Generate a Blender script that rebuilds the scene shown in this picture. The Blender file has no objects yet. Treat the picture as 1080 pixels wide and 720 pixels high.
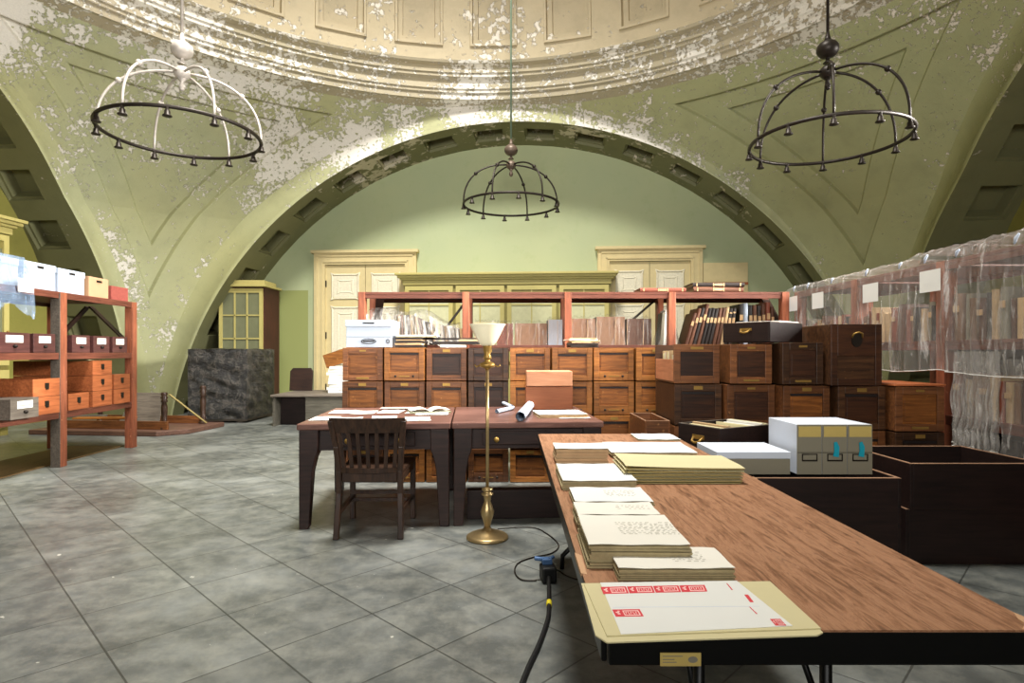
import bpy, math, random
from math import sin, cos, pi, radians, sqrt, acos, atan2
random.seed(7)
C = bpy.context.scene.collection
E = 1.25            # eye height
FPX, CX, HY = 625.0, 540.0, 371.0
YAW = radians(4.0)
CAMX, CAMY = 0.77, -4.49     # camera in the room's own axes
A, ZP = 6.65, -0.68          # half side of the square room, pendentive sphere centre height
AR, ZC = 6.78, -1.205        # far arch: radius and centre height
REC = 1.25                   # depth of the arched recesses

# ---------- measuring helpers: a photo pixel to a place at a known depth / height ----------
def at(px, py, Y): return ((px-CX)/FPX*Y, Y, E-(py-HY)/FPX*Y)
def onz(px, py, z):
    Y = FPX*(E-z)/(py-HY); return ((px-CX)/FPX*Y, Y, z)
def room(x, y, z=0):
    dx, dy = x-CAMX, y-CAMY
    return (dx*cos(YAW)+dy*sin(YAW), -dx*sin(YAW)+dy*cos(YAW), z)
def onwall(px, py, y):   # pixel to (x, z) on a plane of constant room y
    u = (px-CX)/FPX; v = -(py-HY)/FPX
    rx, ry = u*cos(YAW)-sin(YAW), u*sin(YAW)+cos(YAW)
    t = (y-CAMY)/ry
    return (CAMX+rx*t, E+v*t)

# ---------- mesh builder ----------
class MB:
    def __init__(s): s.v=[]; s.f=[]; s.m=[]; s.sm=[]
    def add(s, vs, fs, mi=0, smooth=False):
        o=len(s.v); s.v+= [tuple(p) for p in vs]
        for f in fs: s.f.append([i+o for i in f]); s.m.append(mi); s.sm.append(smooth)
        return s
    def box(s, x0,x1,y0,y1,z0,z1, mi=0, rz=0, piv=None, tf=None):
        vs=[(x,y,z) for z in (z0,z1) for y in (y0,y1) for x in (x0,x1)]
        if rz:
            px,py = piv or ((x0+x1)/2,(y0+y1)/2); c,sn=cos(rz),sin(rz)
            vs=[(px+(x-px)*c-(y-py)*sn, py+(x-px)*sn+(y-py)*c, z) for x,y,z in vs]
        if tf: vs=[tf(p) for p in vs]
        return s.add(vs, [(0,2,3,1),(4,5,7,6),(0,1,5,4),(2,6,7,3),(0,4,6,2),(1,3,7,5)], mi)
    def bar(s, p, q, w, d, mi=0, up=(0,0,1)):   # rectangular bar from p to q
        t=sub(q,p); L=norm(t); t=mul(t,1/L)
        if abs(dot(t,up))>.98: up=(0,1,0)
        a=unit(cross(t,up)); b=cross(a,t); vs=[]
        for o in (p,q):
            for i,j in ((-1,-1),(1,-1),(1,1),(-1,1)):
                vs.append(tuple(o[k]+a[k]*i*w/2+b[k]*j*d/2 for k in range(3)))
        return s.add(vs,[(3,2,1,0),(4,5,6,7),(0,1,5,4),(1,2,6,5),(2,3,7,6),(3,0,4,7)],mi)
    def tube(s, pts, r, n=10, mi=0, closed=False, cap=True):
        rr = r if isinstance(r,(list,tuple)) else [r]*len(pts)
        vs=[]; N=len(pts); prev=None
        for i,p in enumerate(pts):
            a=pts[i-1] if (i>0 or closed) else p; b=pts[(i+1)%N] if (i<N-1 or closed) else p
            t=unit(sub(b,a))
            if prev is None:
                u=(0,0,1) if abs(t[2])<.9 else (1,0,0); e1=unit(cross(t,u))
            else: e1=unit(sub(prev, mul(t,dot(prev,t))))
            prev=e1; e2=cross(t,e1)
            for k in range(n):
                c,sn=cos(2*pi*k/n),sin(2*pi*k/n)
                vs.append(tuple(p[j]+rr[i]*(e1[j]*c+e2[j]*sn) for j in range(3)))
        fs=[]
        for i in range(N if closed else N-1):
            for k in range(n):
                a=i*n+k; b=i*n+(k+1)%n; c2=((i+1)%N)*n+(k+1)%n; d=((i+1)%N)*n+k
                fs.append((a,b,c2,d))
        if not closed and cap: fs+= [tuple(range(n))[::-1], tuple((N-1)*n+k for k in range(n))]
        return s.add(vs,fs,mi,True)
    def lathe(s, prof, n=24, c=(0,0,0), mi=0, cap=True):
        vs=[]; 
        for r,z in prof:
            for k in range(n): vs.append((c[0]+r*cos(2*pi*k/n), c[1]+r*sin(2*pi*k/n), c[2]+z))
        fs=[]
        for i in range(len(prof)-1):
            for k in range(n): fs.append((i*n+k,i*n+(k+1)%n,(i+1)*n+(k+1)%n,(i+1)*n+k))
        if cap: fs+=[tuple(range(n))[::-1], tuple((len(prof)-1)*n+k for k in range(n))]
        return s.add(vs,fs,mi,True)
    def ball(s, c, r, mi=0, n=16, sz=1.0):
        pr=[(max(.0005,r*sin(pi*i/10)), -r*sz*cos(pi*i/10)) for i in range(11)]
        return s.lathe(pr,n,c,mi)
    def prism(s, poly, z0, z1, mi=0, tf=None):
        n=len(poly); vs=[(x,y,z0) for x,y in poly]+[(x,y,z1) for x,y in poly]
        if tf: vs=[tf(p) for p in vs]
        fs=[tuple(range(n))[::-1], tuple(range(n,2*n))]+[(i,(i+1)%n,n+(i+1)%n,n+i) for i in range(n)]
        return s.add(vs,fs,mi)
    def grid(s, nu, nv, fn, mi=0, smooth=True, flip=False):
        vs=[fn(i,j) for j in range(nv) for i in range(nu)]
        fs=[]
        for j in range(nv-1):
            for i in range(nu-1):
                q=(j*nu+i,j*nu+i+1,(j+1)*nu+i+1,(j+1)*nu+i)
                fs.append(q[::-1] if flip else q)
        return s.add(vs,fs,mi,smooth)
    def build(s, name, mats, parent=None, loc=(0,0,0), rz=0, bevel=0, attr=None):
        me=bpy.data.meshes.new(name); me.from_pydata(s.v,[],s.f)
        if not isinstance(mats,(list,tuple)): mats=[mats]
        for m in mats: me.materials.append(m)
        me.polygons.foreach_set('material_index', s.m)
        me.polygons.foreach_set('use_smooth', s.sm)
        if attr:
            for an,vals in attr.items():
                at_=me.attributes.new(an,'FLOAT','POINT'); at_.data.foreach_set('value', vals)
        me.update()
        o=bpy.data.objects.new(name, me); C.objects.link(o)
        o.location=loc; o.rotation_euler=(0,0,rz)
        if parent is not None: o.parent=parent
        if bevel:
            b=o.modifiers.new('bev','BEVEL'); b.width=bevel; b.segments=2; b.limit_method='ANGLE'; b.angle_limit=radians(40)
        return o
def sub(a,b): return (a[0]-b[0],a[1]-b[1],a[2]-b[2])
def addv(a,b): return (a[0]+b[0],a[1]+b[1],a[2]+b[2])
def mul(a,k): return (a[0]*k,a[1]*k,a[2]*k)
def dot(a,b): return a[0]*b[0]+a[1]*b[1]+a[2]*b[2]
def cross(a,b): return (a[1]*b[2]-a[2]*b[1],a[2]*b[0]-a[0]*b[2],a[0]*b[1]-a[1]*b[0])
def norm(a): return sqrt(dot(a,a))
def unit(a):
    n=norm(a) or 1; return mul(a,1/n)
def smooth(a,b,x):
    t=min(1,max(0,(x-a)/(b-a))); return t*t*(3-2*t)

def tag(o, label, cat, group=None, kind=None):
    if label: o['label']=label
    if cat: o['category']=cat
    if group: o['group']=group
    if kind: o['kind']=kind
    return o
def thing(name, label, cat, loc=(0,0,0), rz=0, group=None):
    o=bpy.data.objects.new(name,None); C.objects.link(o); o.location=loc; o.rotation_euler=(0,0,rz)
    o.empty_display_size=.1
    return tag(o,label,cat,group)
def struct(o, label=None):
    o['kind']='structure'
    if label: o['label']=label
    return o
def dup(root, loc, rz, label, group=None):
    kids=[o for o in bpy.data.objects if o.parent==root]
    r=root.copy(); C.objects.link(r); r.location=loc; r.rotation_euler=(0,0,rz); r['label']=label
    if group: r['group']=group
    for ch in kids:
        sub_=[o for o in bpy.data.objects if o.parent==ch]
        c=ch.copy(); C.objects.link(c); c.parent=r
        for g in sub_:
            d=g.copy(); C.objects.link(d); d.parent=c
    return r

# ---------- materials ----------
class NT:
    def __init__(s,name):
        s.mat=bpy.data.materials.new(name); s.mat.use_nodes=True; s.t=s.mat.node_tree; s.t.nodes.clear()
        s.out=s.n('ShaderNodeOutputMaterial'); s.tc=s.n('ShaderNodeTexCoord')
    def n(s,t,**k):
        nd=s.t.nodes.new(t)
        for a,b in k.items():
            if hasattr(nd,a): setattr(nd,a,b)
            else: nd.inputs[a.replace('_',' ')].default_value=b
        return nd
    def l(s,a,b): s.t.links.new(a,b)
    def mapping(s,scale=(1,1,1),rot=(0,0,0),loc=(0,0,0),src='Object'):
        m=s.n('ShaderNodeMapping'); m.inputs['Scale'].default_value=scale; m.inputs['Rotation'].default_value=rot; m.inputs['Location'].default_value=loc
        s.l(s.tc.outputs[src],m.inputs['Vector']); return m.outputs['Vector']
    def noise(s,vec,scale,detail=4,rough=.55,dist=0):
        nd=s.n('ShaderNodeTexNoise'); nd.inputs['Scale'].default_value=scale; nd.inputs['Detail'].default_value=detail
        nd.inputs['Roughness'].default_value=rough; nd.inputs['Distortion'].default_value=dist
        if vec is not None: s.l(vec,nd.inputs['Vector'])
        return nd.outputs['Fac']
    def ramp(s,fac,stops,interp='LINEAR'):
        r=s.n('ShaderNodeValToRGB'); cr=r.color_ramp; cr.interpolation=interp
        while len(cr.elements)<len(stops): cr.elements.new(.5)
        for e,(p,c) in zip(cr.elements,stops): e.position=p; e.color=(*c,1) if len(c)==3 else c
        s.l(fac,r.inputs['Fac']); return r.outputs['Color']
    def mix(s,f,a,b,mode='MIX'):
        m=s.n('ShaderNodeMix',data_type='RGBA',blend_type=mode)
        for i,x in ((0,f),(6,a),(7,b)):
            if isinstance(x,(int,float)): m.inputs[i].default_value=x
            elif isinstance(x,(tuple,list)): m.inputs[i].default_value=(*x,1)
            else: s.l(x,m.inputs[i])
        return m.outputs[2]
    def math(s,op,a,b=None,c=None,clamp=False):
        m=s.n('ShaderNodeMath',operation=op); m.use_clamp=clamp
        for i,x in enumerate((a,b,c)):
            if x is None: continue
            if isinstance(x,(int,float)): m.inputs[i].default_value=x
            else: s.l(x,m.inputs[i])
        return m.outputs[0]
    def bump(s,h,strength=.3,dist=.01):
        b=s.n('ShaderNodeBump'); b.inputs['Strength'].default_value=strength; b.inputs['Distance'].default_value=dist
        s.l(h,b.inputs['Height']); return b.outputs['Normal']
    def bsdf(s,col,rough=.6,metal=0,normal=None,spec=.3,**k):
        b=s.n('ShaderNodeBsdfPrincipled')
        for nm,x in (('Base Color',col),('Roughness',rough),('Metallic',metal),('Specular IOR Level',spec)):
            if isinstance(x,(tuple,list)): b.inputs[nm].default_value=(*x,1)
            elif isinstance(x,(int,float)): b.inputs[nm].default_value=x
            else: s.l(x,b.inputs[nm])
        for nm,x in k.items(): b.inputs[nm.replace('_',' ')].default_value=x
        if normal is not None: s.l(normal,b.inputs['Normal'])
        return b.outputs[0]
    def done(s,sh): s.l(sh,s.out.inputs['Surface']); return s.mat
    def rnd(s): return s.n('ShaderNodeObjectInfo').outputs['Random']

def S(r,g,b):   # photo-style 0-255 colour to linear
    return tuple((x/255/12.92 if x/255<=.04045 else ((x/255+.055)/1.055)**2.4) for x in (r,g,b))

def wood(name, dark, light, axis='x', rough=.45, var=.25, scale=1.0, scuff=None):
    t=NT(name); sc={'x':(1.2,14,14),'y':(14,1.2,14),'z':(14,14,1.2)}[axis]; sc=tuple(c*scale for c in sc)
    mp=t.n('ShaderNodeMapping'); mp.inputs['Scale'].default_value=sc
    rv=t.n('ShaderNodeVectorMath',operation='ADD'); t.l(t.tc.outputs['Object'],rv.inputs[0])
    r=t.rnd(); rr=t.math('MULTIPLY',r,7.3); t.l(rr,rv.inputs[1]); t.l(rv.outputs[0],mp.inputs['Vector'])
    g=t.noise(mp.outputs[0],3.0,6,.6,.6); g2=t.noise(rv.outputs[0],2.2,3,.5)
    c=t.mix(t.math('MULTIPLY_ADD',g,2.2,-.6,clamp=True),dark,light)
    c=t.mix(t.math('MULTIPLY',t.math('MULTIPLY_ADD',g2,2.4,-.8,clamp=True),.45),c,tuple(x*.45 for x in dark))
    hsv=t.n('ShaderNodeHueSaturation'); t.l(c,hsv.inputs['Color']); t.l(t.math('MULTIPLY_ADD',r,var*2,1-var),hsv.inputs['Value'])
    col=hsv.outputs[0]
    if scuff:
        g3=t.noise(rv.outputs[0],26,5,.7); col=t.mix(t.math('MULTIPLY',t.math('GREATER_THAN',g3,.66),.6),col,scuff)
    return t.done(t.bsdf(col,rough,normal=t.bump(g,.15,.004)))
def plain(name,col,rough=.6,metal=0,var=.1,nscale=8,spec=.3,bump=.1,rndvar=0):
    t=NT(name); v=t.mapping(); n=t.noise(v,nscale,5,.6)
    hsv=t.n('ShaderNodeHueSaturation'); hsv.inputs['Color'].default_value=(*col,1)
    val=t.math('MULTIPLY_ADD',n,var*2,1-var)
    if rndvar: val=t.math('MULTIPLY',val,t.math('MULTIPLY_ADD',t.rnd(),rndvar*2,1-rndvar))
    t.l(val,hsv.inputs['Value'])
    return t.done(t.bsdf(hsv.outputs[0],rough,metal,t.bump(n,bump,.004),spec))
def peeling(name, paint, paint2, plaster, base=.66, gain=.22, small=10.0, big=.9):
    t=NT(name); v=t.mapping()
    reg=t.noise(v,big,3,.55); reg2=t.noise(v,.35,2,.5); fl=t.noise(v,small,7,.62,.3); fine=t.noise(v,small*3.1,5,.6)
    at_=t.n('ShaderNodeAttribute',attribute_name='peel').outputs['Fac']
    thr=t.math('SUBTRACT',base,t.math('MULTIPLY',at_,t.math('MULTIPLY_ADD',reg,gain*2.2,-gain*.55)))
    mid=t.noise(v,small*.38,6,.7,.2)
    f=t.math('ADD',t.math('MULTIPLY',fl,.62),t.math('MULTIPLY',mid,.38))
    f=t.math('ADD',f,t.math('MULTIPLY_ADD',fine,.1,-.05))
    mask=t.math('MULTIPLY',t.math('SUBTRACT',f,thr),38,clamp=True)
    pc=t.mix(t.math('MULTIPLY_ADD',reg2,3,-1.0,clamp=True),paint,paint2)
    st=t.noise(v,2.6,7,.65); pc=t.mix(t.math('MULTIPLY',t.math('MULTIPLY_ADD',st,2.6,-1.25,clamp=True),.45),pc,tuple(x*.5 for x in paint))
    pl=t.mix(fine,plaster,tuple(x*.72 for x in plaster))
    col=t.mix(mask,pc,pl)
    hb=t.math('MULTIPLY_ADD',mask,-1.0,t.math('MULTIPLY',fine,.25))
    return t.done(t.bsdf(col,.62,normal=t.bump(hb,.8,.02)))

M={}
M['pend']=peeling('peeling_green_paint',S(172,174,138),S(176,174,128),S(240,234,222),base=.655,gain=.22,small=17)
M['pend2']=peeling('peeling_green_paint_dull',S(164,166,124),S(164,162,116),S(238,230,214),base=.668,gain=.20,small=17)
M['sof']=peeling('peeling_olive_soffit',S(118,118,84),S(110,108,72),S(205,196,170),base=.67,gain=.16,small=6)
M['cornice']=peeling('peeling_beige_cornice',S(176,164,138),S(168,158,130),S(240,234,220),base=.64,gain=.18,small=15)
M['dome']=peeling('peeling_beige_dome',S(188,174,144),S(182,168,136),S(240,232,215),base=.68,gain=.20,small=7,big=.7)
def wallmat():
    t=NT('mint_wall_paint'); v=t.mapping(); n=t.noise(v,.6,4,.6); n2=t.noise(v,5,6,.65); n3=t.noise(v,18,5,.7)
    c=t.mix(t.math('MULTIPLY_ADD',n,2.4,-.7,clamp=True),S(170,180,142),S(178,184,142))
    c=t.mix(t.math('MULTIPLY',t.math('MULTIPLY_ADD',n2,3,-1.6,clamp=True),.35),c,S(140,160,105))
    c=t.mix(t.math('MULTIPLY',t.math('GREATER_THAN',n3,.74),.8),c,S(90,80,55))
    # old yellow-green paint left where a cupboard once stood, low by the door
    sx=t.n('ShaderNodeSeparateXYZ'); t.l(t.tc.outputs['Object'],sx.inputs[0])
    x0,_=onwall(303,306,A+REC); x1,zt=onwall(325,306,A+REC)
    m=t.math('MULTIPLY',t.math('GREATER_THAN',sx.outputs['X'],x0-1.2),t.math('LESS_THAN',sx.outputs['X'],x1))
    m=t.math('MULTIPLY',m,t.math('LESS_THAN',sx.outputs['Z'],zt))
    c=t.mix(m,c,S(144,150,92))
    return t.done(t.bsdf(c,.6,normal=t.bump(n2,.12,.01)))
M['mint']=wallmat()
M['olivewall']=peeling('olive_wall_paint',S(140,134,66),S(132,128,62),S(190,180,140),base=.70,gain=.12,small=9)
def floormat():
    t=NT('slate_tiles'); v=t.mapping(); n=t.noise(v,1.1,6,.65,.3); n2=t.noise(v,7,7,.7); n3=t.noise(v,34,4,.6)
    mp=t.mapping(rot=(0,0,radians(-45.7)),loc=(-.098,-.02,0))
    b=t.n('ShaderNodeTexBrick'); b.offset=0; b.squash=1
    b.inputs['Scale'].default_value=1; b.inputs['Brick Width'].default_value=.487; b.inputs['Row Height'].default_value=.487
    b.inputs['Mortar Size'].default_value=.0045; b.inputs['Mortar Smooth'].default_value=.2; b.inputs['Bias'].default_value=0
    b.inputs['Color1'].default_value=(.34,.34,.34,1); b.inputs['Color2'].default_value=(.62,.62,.62,1); b.inputs['Mortar'].default_value=(.5,.5,.5,1)
    t.l(mp,b.inputs['Vector'])
    c=t.ramp(n,[(.30,S(62,65,62)),(.5,S(84,87,84)),(.68,S(124,127,123))])
    c=t.mix(t.math('MULTIPLY',t.math('MULTIPLY_ADD',n2,3.6,-1.5,clamp=True),.55),c,S(140,140,130))
    c=t.mix(t.math('MULTIPLY',t.math('MULTIPLY_ADD',t.noise(v,3.1,8,.75,.5),4.5,-2.4,clamp=True),.4),c,S(58,60,54))
    c=t.mix(.55,c,t.mix(1.0,c,b.outputs['Color'],'OVERLAY'))
    sp=t.math('GREATER_THAN',t.noise(v,16,3,.5),.74); c=t.mix(t.math('MULTIPLY',sp,.55),c,S(215,212,200))
    c=t.mix(t.math('MULTIPLY',b.outputs['Fac'],.75),c,S(38,38,34))
    h=t.math('SUBTRACT',t.math('MULTIPLY',n2,.4),b.outputs['Fac'])
    ro=t.math('MULTIPLY_ADD',n,.3,.22)
    return t.done(t.bsdf(c,ro,normal=t.bump(h,.35,.006),spec=.5))
M['floor']=floormat()
M['doorcream']=plain('cream_door_paint',S(205,188,140),.6,var=.12)
M['doororn']=plain('pale_ornament_paint',S(222,214,188),.65,var=.25,nscale=30)
M['casecream']=plain('olive_cream_paint',S(176,164,100),.55,var=.12)
M['caseolive']=plain('dark_olive_paint',S(128,118,62),.55,var=.15)
M['curtain']=plain('pale_green_curtain',S(190,188,150),.9,var=.2,nscale=12)
M['paneglass']=plain('dusty_glass',S(110,112,86),.15,var=.3,nscale=3,spec=.6)
M['oak']=wood('golden_oak',S(100,58,24),S(186,120,56),'x',.4,.25,scuff=S(206,150,84))
M['oak2']=wood('red_oak',S(72,42,24),S(140,88,50),'x',.4,.3,scuff=S(168,118,72))
M['oakd']=wood('dark_oak',S(34,20,12),S(92,60,36),'x',.4,.3,scuff=S(120,84,52))
M['panel']=wood('oak_panel',S(84,46,20),S(176,108,48),'x',.42,.3,scuff=S(196,136,76))
M['paneld']=wood('dark_oak_panel',S(36,20,12),S(76,44,24),'x',.42,.25)
M['desk']=wood('dark_mahogany',S(26,16,14),S(56,36,30),'x',.4,.06)
M['desktop']=wood('mahogany_top',S(84,54,46),S(138,100,88),'x',.34,.05,scuff=S(170,140,130))
M['chairw']=wood('walnut_chair',S(30,20,15),S(72,50,36),'z',.35,.05)
M['black']=plain('soot_black_wood',S(30,22,20),.5,var=.2)
M['crate']=wood('blackened_crate',S(24,14,12),S(44,28,24),'x',.5,.15)
M['edge']=wood('worn_pale_edge',S(120,88,66),S(176,138,108),'x',.6,.1)
M['rack']=wood('red_brown_rack',S(112,62,44),S(178,104,72),'z',.5,.08,scuff=S(190,130,98))
M['rackx']=wood('red_brown_shelf',S(84,44,32),S(124,72,54),'x',.5,.08)
M['rackd']=wood('dark_rack',S(34,22,18),S(62,40,30),'x',.5,.1)
M['orange']=wood('orange_pine',S(130,68,36),S(190,110,66),'x',.45,.12)
M['maroon']=wood('maroon_drawer',S(62,34,34),S(104,64,58),'x',.45,.12)
M['greyw']=wood('weathered_grey_wood',S(74,66,58),S(120,110,98),'x',.6,.1)
M['white']=plain('white_card',S(186,196,210),.8,var=.05)
M['paper']=plain('cream_paper',S(222,218,206),.85,var=.06,nscale=5,rndvar=.03)
M['paperw']=plain('white_paper',S(216,216,210),.85,var=.04,nscale=5)
M['pageedge']=plain('page_edges',S(150,136,102),.9,var=.35,nscale=60)
M['manila']=plain('manila_card',S(200,190,148),.8,var=.07,nscale=5)
M['manilad']=plain('manila_edges',S(150,134,84),.8,var=.3,nscale=40)
M['ink']=plain('brown_ink',S(128,122,106),.9)
M['red']=plain('red_label_print',S(206,62,70),.7,var=.05)
M['pink']=plain('pale_label_print',S(240,196,190),.7)
M['greybox']=plain('grey_archival_board',S(128,122,104),.8,var=.06)
M['greytop']=plain('pale_grey_archival_board',S(200,206,216),.75,var=.05)
M['tan']=plain('tan_label',S(190,166,96),.8,var=.15)
M['cyan']=plain('turquoise_ribbon',S(20,150,170),.6)
M['brass']=plain('aged_brass',S(176,152,108),.34,.8,var=.25,nscale=20)
M['brassd']=plain('dull_brass_fitting',S(150,118,60),.45,.6,var=.3,nscale=20)
M['iron']=plain('dark_bronze',S(40,34,28),.45,.5,var=.3)
M['litmetal']=plain('lit_metal',S(176,168,158),.5,.2,var=.35,nscale=14)  # pale tone puts the light falling on one chandelier into its metal
M['blackmetal']=plain('black_enamel',S(18,18,18),.35,.2,var=.1)
M['rubber']=plain('black_rubber',S(20,20,20),.5)
M['blue']=plain('blue_plug',S(70,100,140),.5)
M['yellow']=plain('yellow_band',S(220,200,40),.5)
M['glassshade']=plain('milk_glass',S(236,228,196),.3,var=.03,spec=.5)
M['brownwrap']=plain('brown_wrapping',S(120,88,64),.6,var=.25,nscale=6,rndvar=.25)
M['cardb']=plain('tan_cardboard',S(192,152,116),.8,var=.08)
M['redbox']=plain('red_marbled_board',S(150,76,66),.7,var=.4,nscale=30)
M['bookbrown']=plain('brown_leather',S(92,58,40),.55,var=.3,nscale=20,rndvar=.35)
M['bookdark']=plain('black_leather',S(42,34,30),.5,var=.3,nscale=20,rndvar=.3)
M['bookred']=plain('red_leather',S(128,70,52),.55,var=.3,nscale=20,rndvar=.25)
M['booktan']=plain('buff_cloth',S(190,160,120),.7,var=.25,nscale=20,rndvar=.3)
M['spinelabel']=plain('spine_label',S(196,160,116),.7,var=.2)
def tabletop():
    t=NT('walnut_laminate'); v=t.mapping(scale=(30,3.2,30),rot=(0,0,radians(7))); g=t.noise(v,1.7,8,.72,.8); g2=t.noise(t.mapping(),60,3,.6)
    c=t.ramp(g,[(.30,S(80,52,36)),(.44,S(140,98,70)),(.56,S(176,130,98)),(.72,S(100,68,48))])
    c=t.mix(t.math('MULTIPLY',g2,.25),c,S(90,60,44))
    return t.done(t.bsdf(c,.42,normal=t.bump(g,.05,.002),spec=.35))
M['laminate']=tabletop()
def mottled():
    t=NT('black_crumpled_wrap'); v=t.mapping(); w=t.noise(v,7.5,9,.78,.5); w2=t.noise(v,14,6,.7,.8)
    c=t.ramp(w,[(.38,S(14,13,12)),(.5,S(28,26,23)),(.58,S(78,72,64)),(.66,S(30,27,24))])
    return t.done(t.bsdf(c,.38,normal=t.bump(t.math('ADD',w,t.math('MULTIPLY',w2,.4)),.9,.06),spec=.5))
M['mottled']=mottled()
def film(name,amin=.10,amax=.62,axis='z',col=None):
    t=NT(name); sc={'z':(7,7,.9),'x':(.9,7,7)}[axis]
    v=t.mapping(scale=sc); n=t.noise(v,2.6,6,.65,.8); n2=t.noise(t.mapping(),9,6,.7,1.5)
    streak=t.math('MULTIPLY_ADD',n,6,-3.3,clamp=True); cr=t.math('MULTIPLY_ADD',n2,6,-3.6,clamp=True)
    f=t.math('MULTIPLY_ADD',t.math('MAXIMUM',streak,t.math('MULTIPLY',cr,.7)),amax-amin,amin)
    tr=t.n('ShaderNodeBsdfTransparent'); tr.inputs[0].default_value=(.94,.94,.93,1)
    nm=t.bump(t.math('ADD',n,t.math('MULTIPLY',n2,.5)),.8,.03)
    b=t.bsdf(col or S(214,208,200),.18,normal=nm,spec=.8)
    m=t.n('ShaderNodeMixShader'); t.l(f,m.inputs[0]); t.l(tr.outputs[0],m.inputs[1]); t.l(b,m.inputs[2])
    return t.done(m.outputs[0])
M['film']=film('clear_plastic_sheet',.16,.80)
M['filmb']=film('bluish_plastic_sheet',.3,.75,col=S(150,176,206))
M['filmc']=film('thin_clear_wrap',.04,.42)
M['films']=film('gathered_plastic',.35,.9)
M['hem']=plain('plastic_hem',S(200,196,188),.3)

PW_OC,PW_FR,PW_SD,EXPO=980,450,640,0.0
# ======================= THE ROOM =======================
RO=room(0,0)
def warp(x,z):      # the hall is a little wider than deep at the floor; the ring above is a little narrower
    k=min(1,max(0,(z-3.8)/2.17)); s=1.028+(.959-1.028)*k; o=-.235+.04*k; return s,o
def rbuild(mb,name,mats,rz=0,nowarp=False,**k):      # mesh in the room's own axes, turned by quarter turns
    c_,s_=round(cos(rz)),round(sin(rz)); v=[]
    for x,y,z in mb.v:
        x,y=x*c_-y*s_, x*s_+y*c_
        s,o=warp(x,z); v.append((x*s+o if not nowarp else x,y,z))
    mb.v=v
    return struct(mb.build(name,mats,None,(RO[0],RO[1],0),-YAW,**k))
fl=MB(); fl.add([(-11,-6,0),(11,-6,0),(11,15,0),(-11,15,0)],[(0,1,2,3)])
struct(fl.build('floor',M['floor']),'grey slate floor tiles laid diagonally')

RS=A*sqrt(2)
def pend(nr,nc,name,rz,mat,dens):
    mb=MB(); peel=[]
    h0,h1=-ZP-.02,A
    def fn(i,j):
        t=j/(nr-1); h=h0+(h1-h0)*(1-(1-t)**1.15)
        rho=sqrt(RS*RS-h*h); a0=acos(min(1,A/rho)); a1=pi/2-a0
        th=a0+(a1-a0)*i/(nc-1)
        x,y=rho*cos(th),rho*sin(th)
        d1=RS*(acos(min(1,x/RS))-pi/4); d2=RS*(acos(min(1,y/RS))-pi/4); d3=RS*(acos(min(1,h/RS))-pi/4)
        lx,ly=(.62,.62) if rz==0 else (.62,.30)
        m=min(d1-lx,d2-ly,d3-.46)
        disp=.11*smooth(0,.022,m)+.10*smooth(.33,.352,m)
        k=1+disp/RS
        z=ZP+h*k
        # wear: more near the ring and along the arches, patch at the foot of the pier
        p=.35+.9*smooth(3.2,5.6,z)+.5*smooth(.5,.0,min(d1,d2))+.8*smooth(2.2,1.2,z)*smooth(.2,.5,z)
        if m>.35: p*=.8
        peel.append(min(1.6,p*dens)); return (x*k,y*k,z)
    mb.grid(nc,nr,fn)
    o=rbuild(mb,name,mat,rz,attr={'peel':peel}); return o
pend(430,560,'wall_back_right',0,M['pend2'],.8)
pend(430,560,'wall_back_left',pi/2,M['pend'],1.05)
pend(60,60,'wall_front_left',pi,M['pend'],1)
pend(60,60,'wall_front_right',-pi/2,M['pend'],1)

def arch(name,rz,matf,mats,dens,AR=AR,ZC=ZC):
    side=abs(rz)!=pi and rz!=0
    # flat archivolt face on the plane y=A, then the coffered soffit running back to the recess wall
    mb=MB(); peel=[]; n=160; th0=-.0
    def fa(i,j):
        th=pi*i/n; 
        xi,zi=AR*cos(th),ZC+AR*sin(th); xo,zo=A*cos(th),ZP+A*sin(th)
        if not side: s,o=warp(xi,zi); xi=(xi-o)/s
        if j==3: zo+=.0
        t=(0,.18,.2,1)[j]; dy=(0,0,.035,.035)[j]
        peel.append((.35+1.0*smooth(3.0,5.4,zi))*dens)
        return (xi+(xo-xi)*t, A-.035+dy, zi+(zo-zi)*t)
    mb.grid(n+1,4,fa)
    NC=20; bp=[]; e=.0012
    t0=.10; step=(pi-2*t0)/NC
    us=[(0.0,0)]
    for k in range(NC):
        s0=t0+step*(k+.2); s1=t0+step*(k+.8)
        us+=[(s0,0),(s0+e,1),(s0+.006,1),(s0+.006+e,2),(s1-.006-e,2),(s1-.006,1),(s1-e,1),(s1,0)]
    us+=[(pi,0)]
    vs=[(0,0),(.12,0),(.13,0),(.34,0),(.345,1),(.38,1),(.385,2),(.87,2),(.875,1),(.91,1),(.915,0),(REC,0)]
    def fs(i,j):
        th,a=us[i]; s,b=vs[j]; d=(0,.06,.24)[min(a,b)]
        r=AR+d
        z=ZC+r*sin(th); xx=r*cos(th)
        if not side: s_,o_=warp(xx,z); xx=(xx-o_)/s_
        peel.append((.45+.9*smooth(3.4,5.2,z))*dens)
        return (xx, A-.035+s*(REC+.035)/REC, z)
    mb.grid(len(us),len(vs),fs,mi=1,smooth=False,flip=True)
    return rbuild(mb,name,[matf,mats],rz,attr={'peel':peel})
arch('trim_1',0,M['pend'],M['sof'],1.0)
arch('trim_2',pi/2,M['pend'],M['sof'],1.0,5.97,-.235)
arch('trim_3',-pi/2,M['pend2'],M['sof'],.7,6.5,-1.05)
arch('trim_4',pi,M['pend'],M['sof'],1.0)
def recwall(name,rz,mat,hole=None):
    mb=MB(); y=A+REC
    mb.add([(-7.6,y,-.02),(7.6,y,-.02),(7.6,y,6.4),(-7.6,y,6.4)],[(3,2,1,0)])
    return rbuild(mb,name,mat,rz,attr={'peel':[.5]*4})
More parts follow.
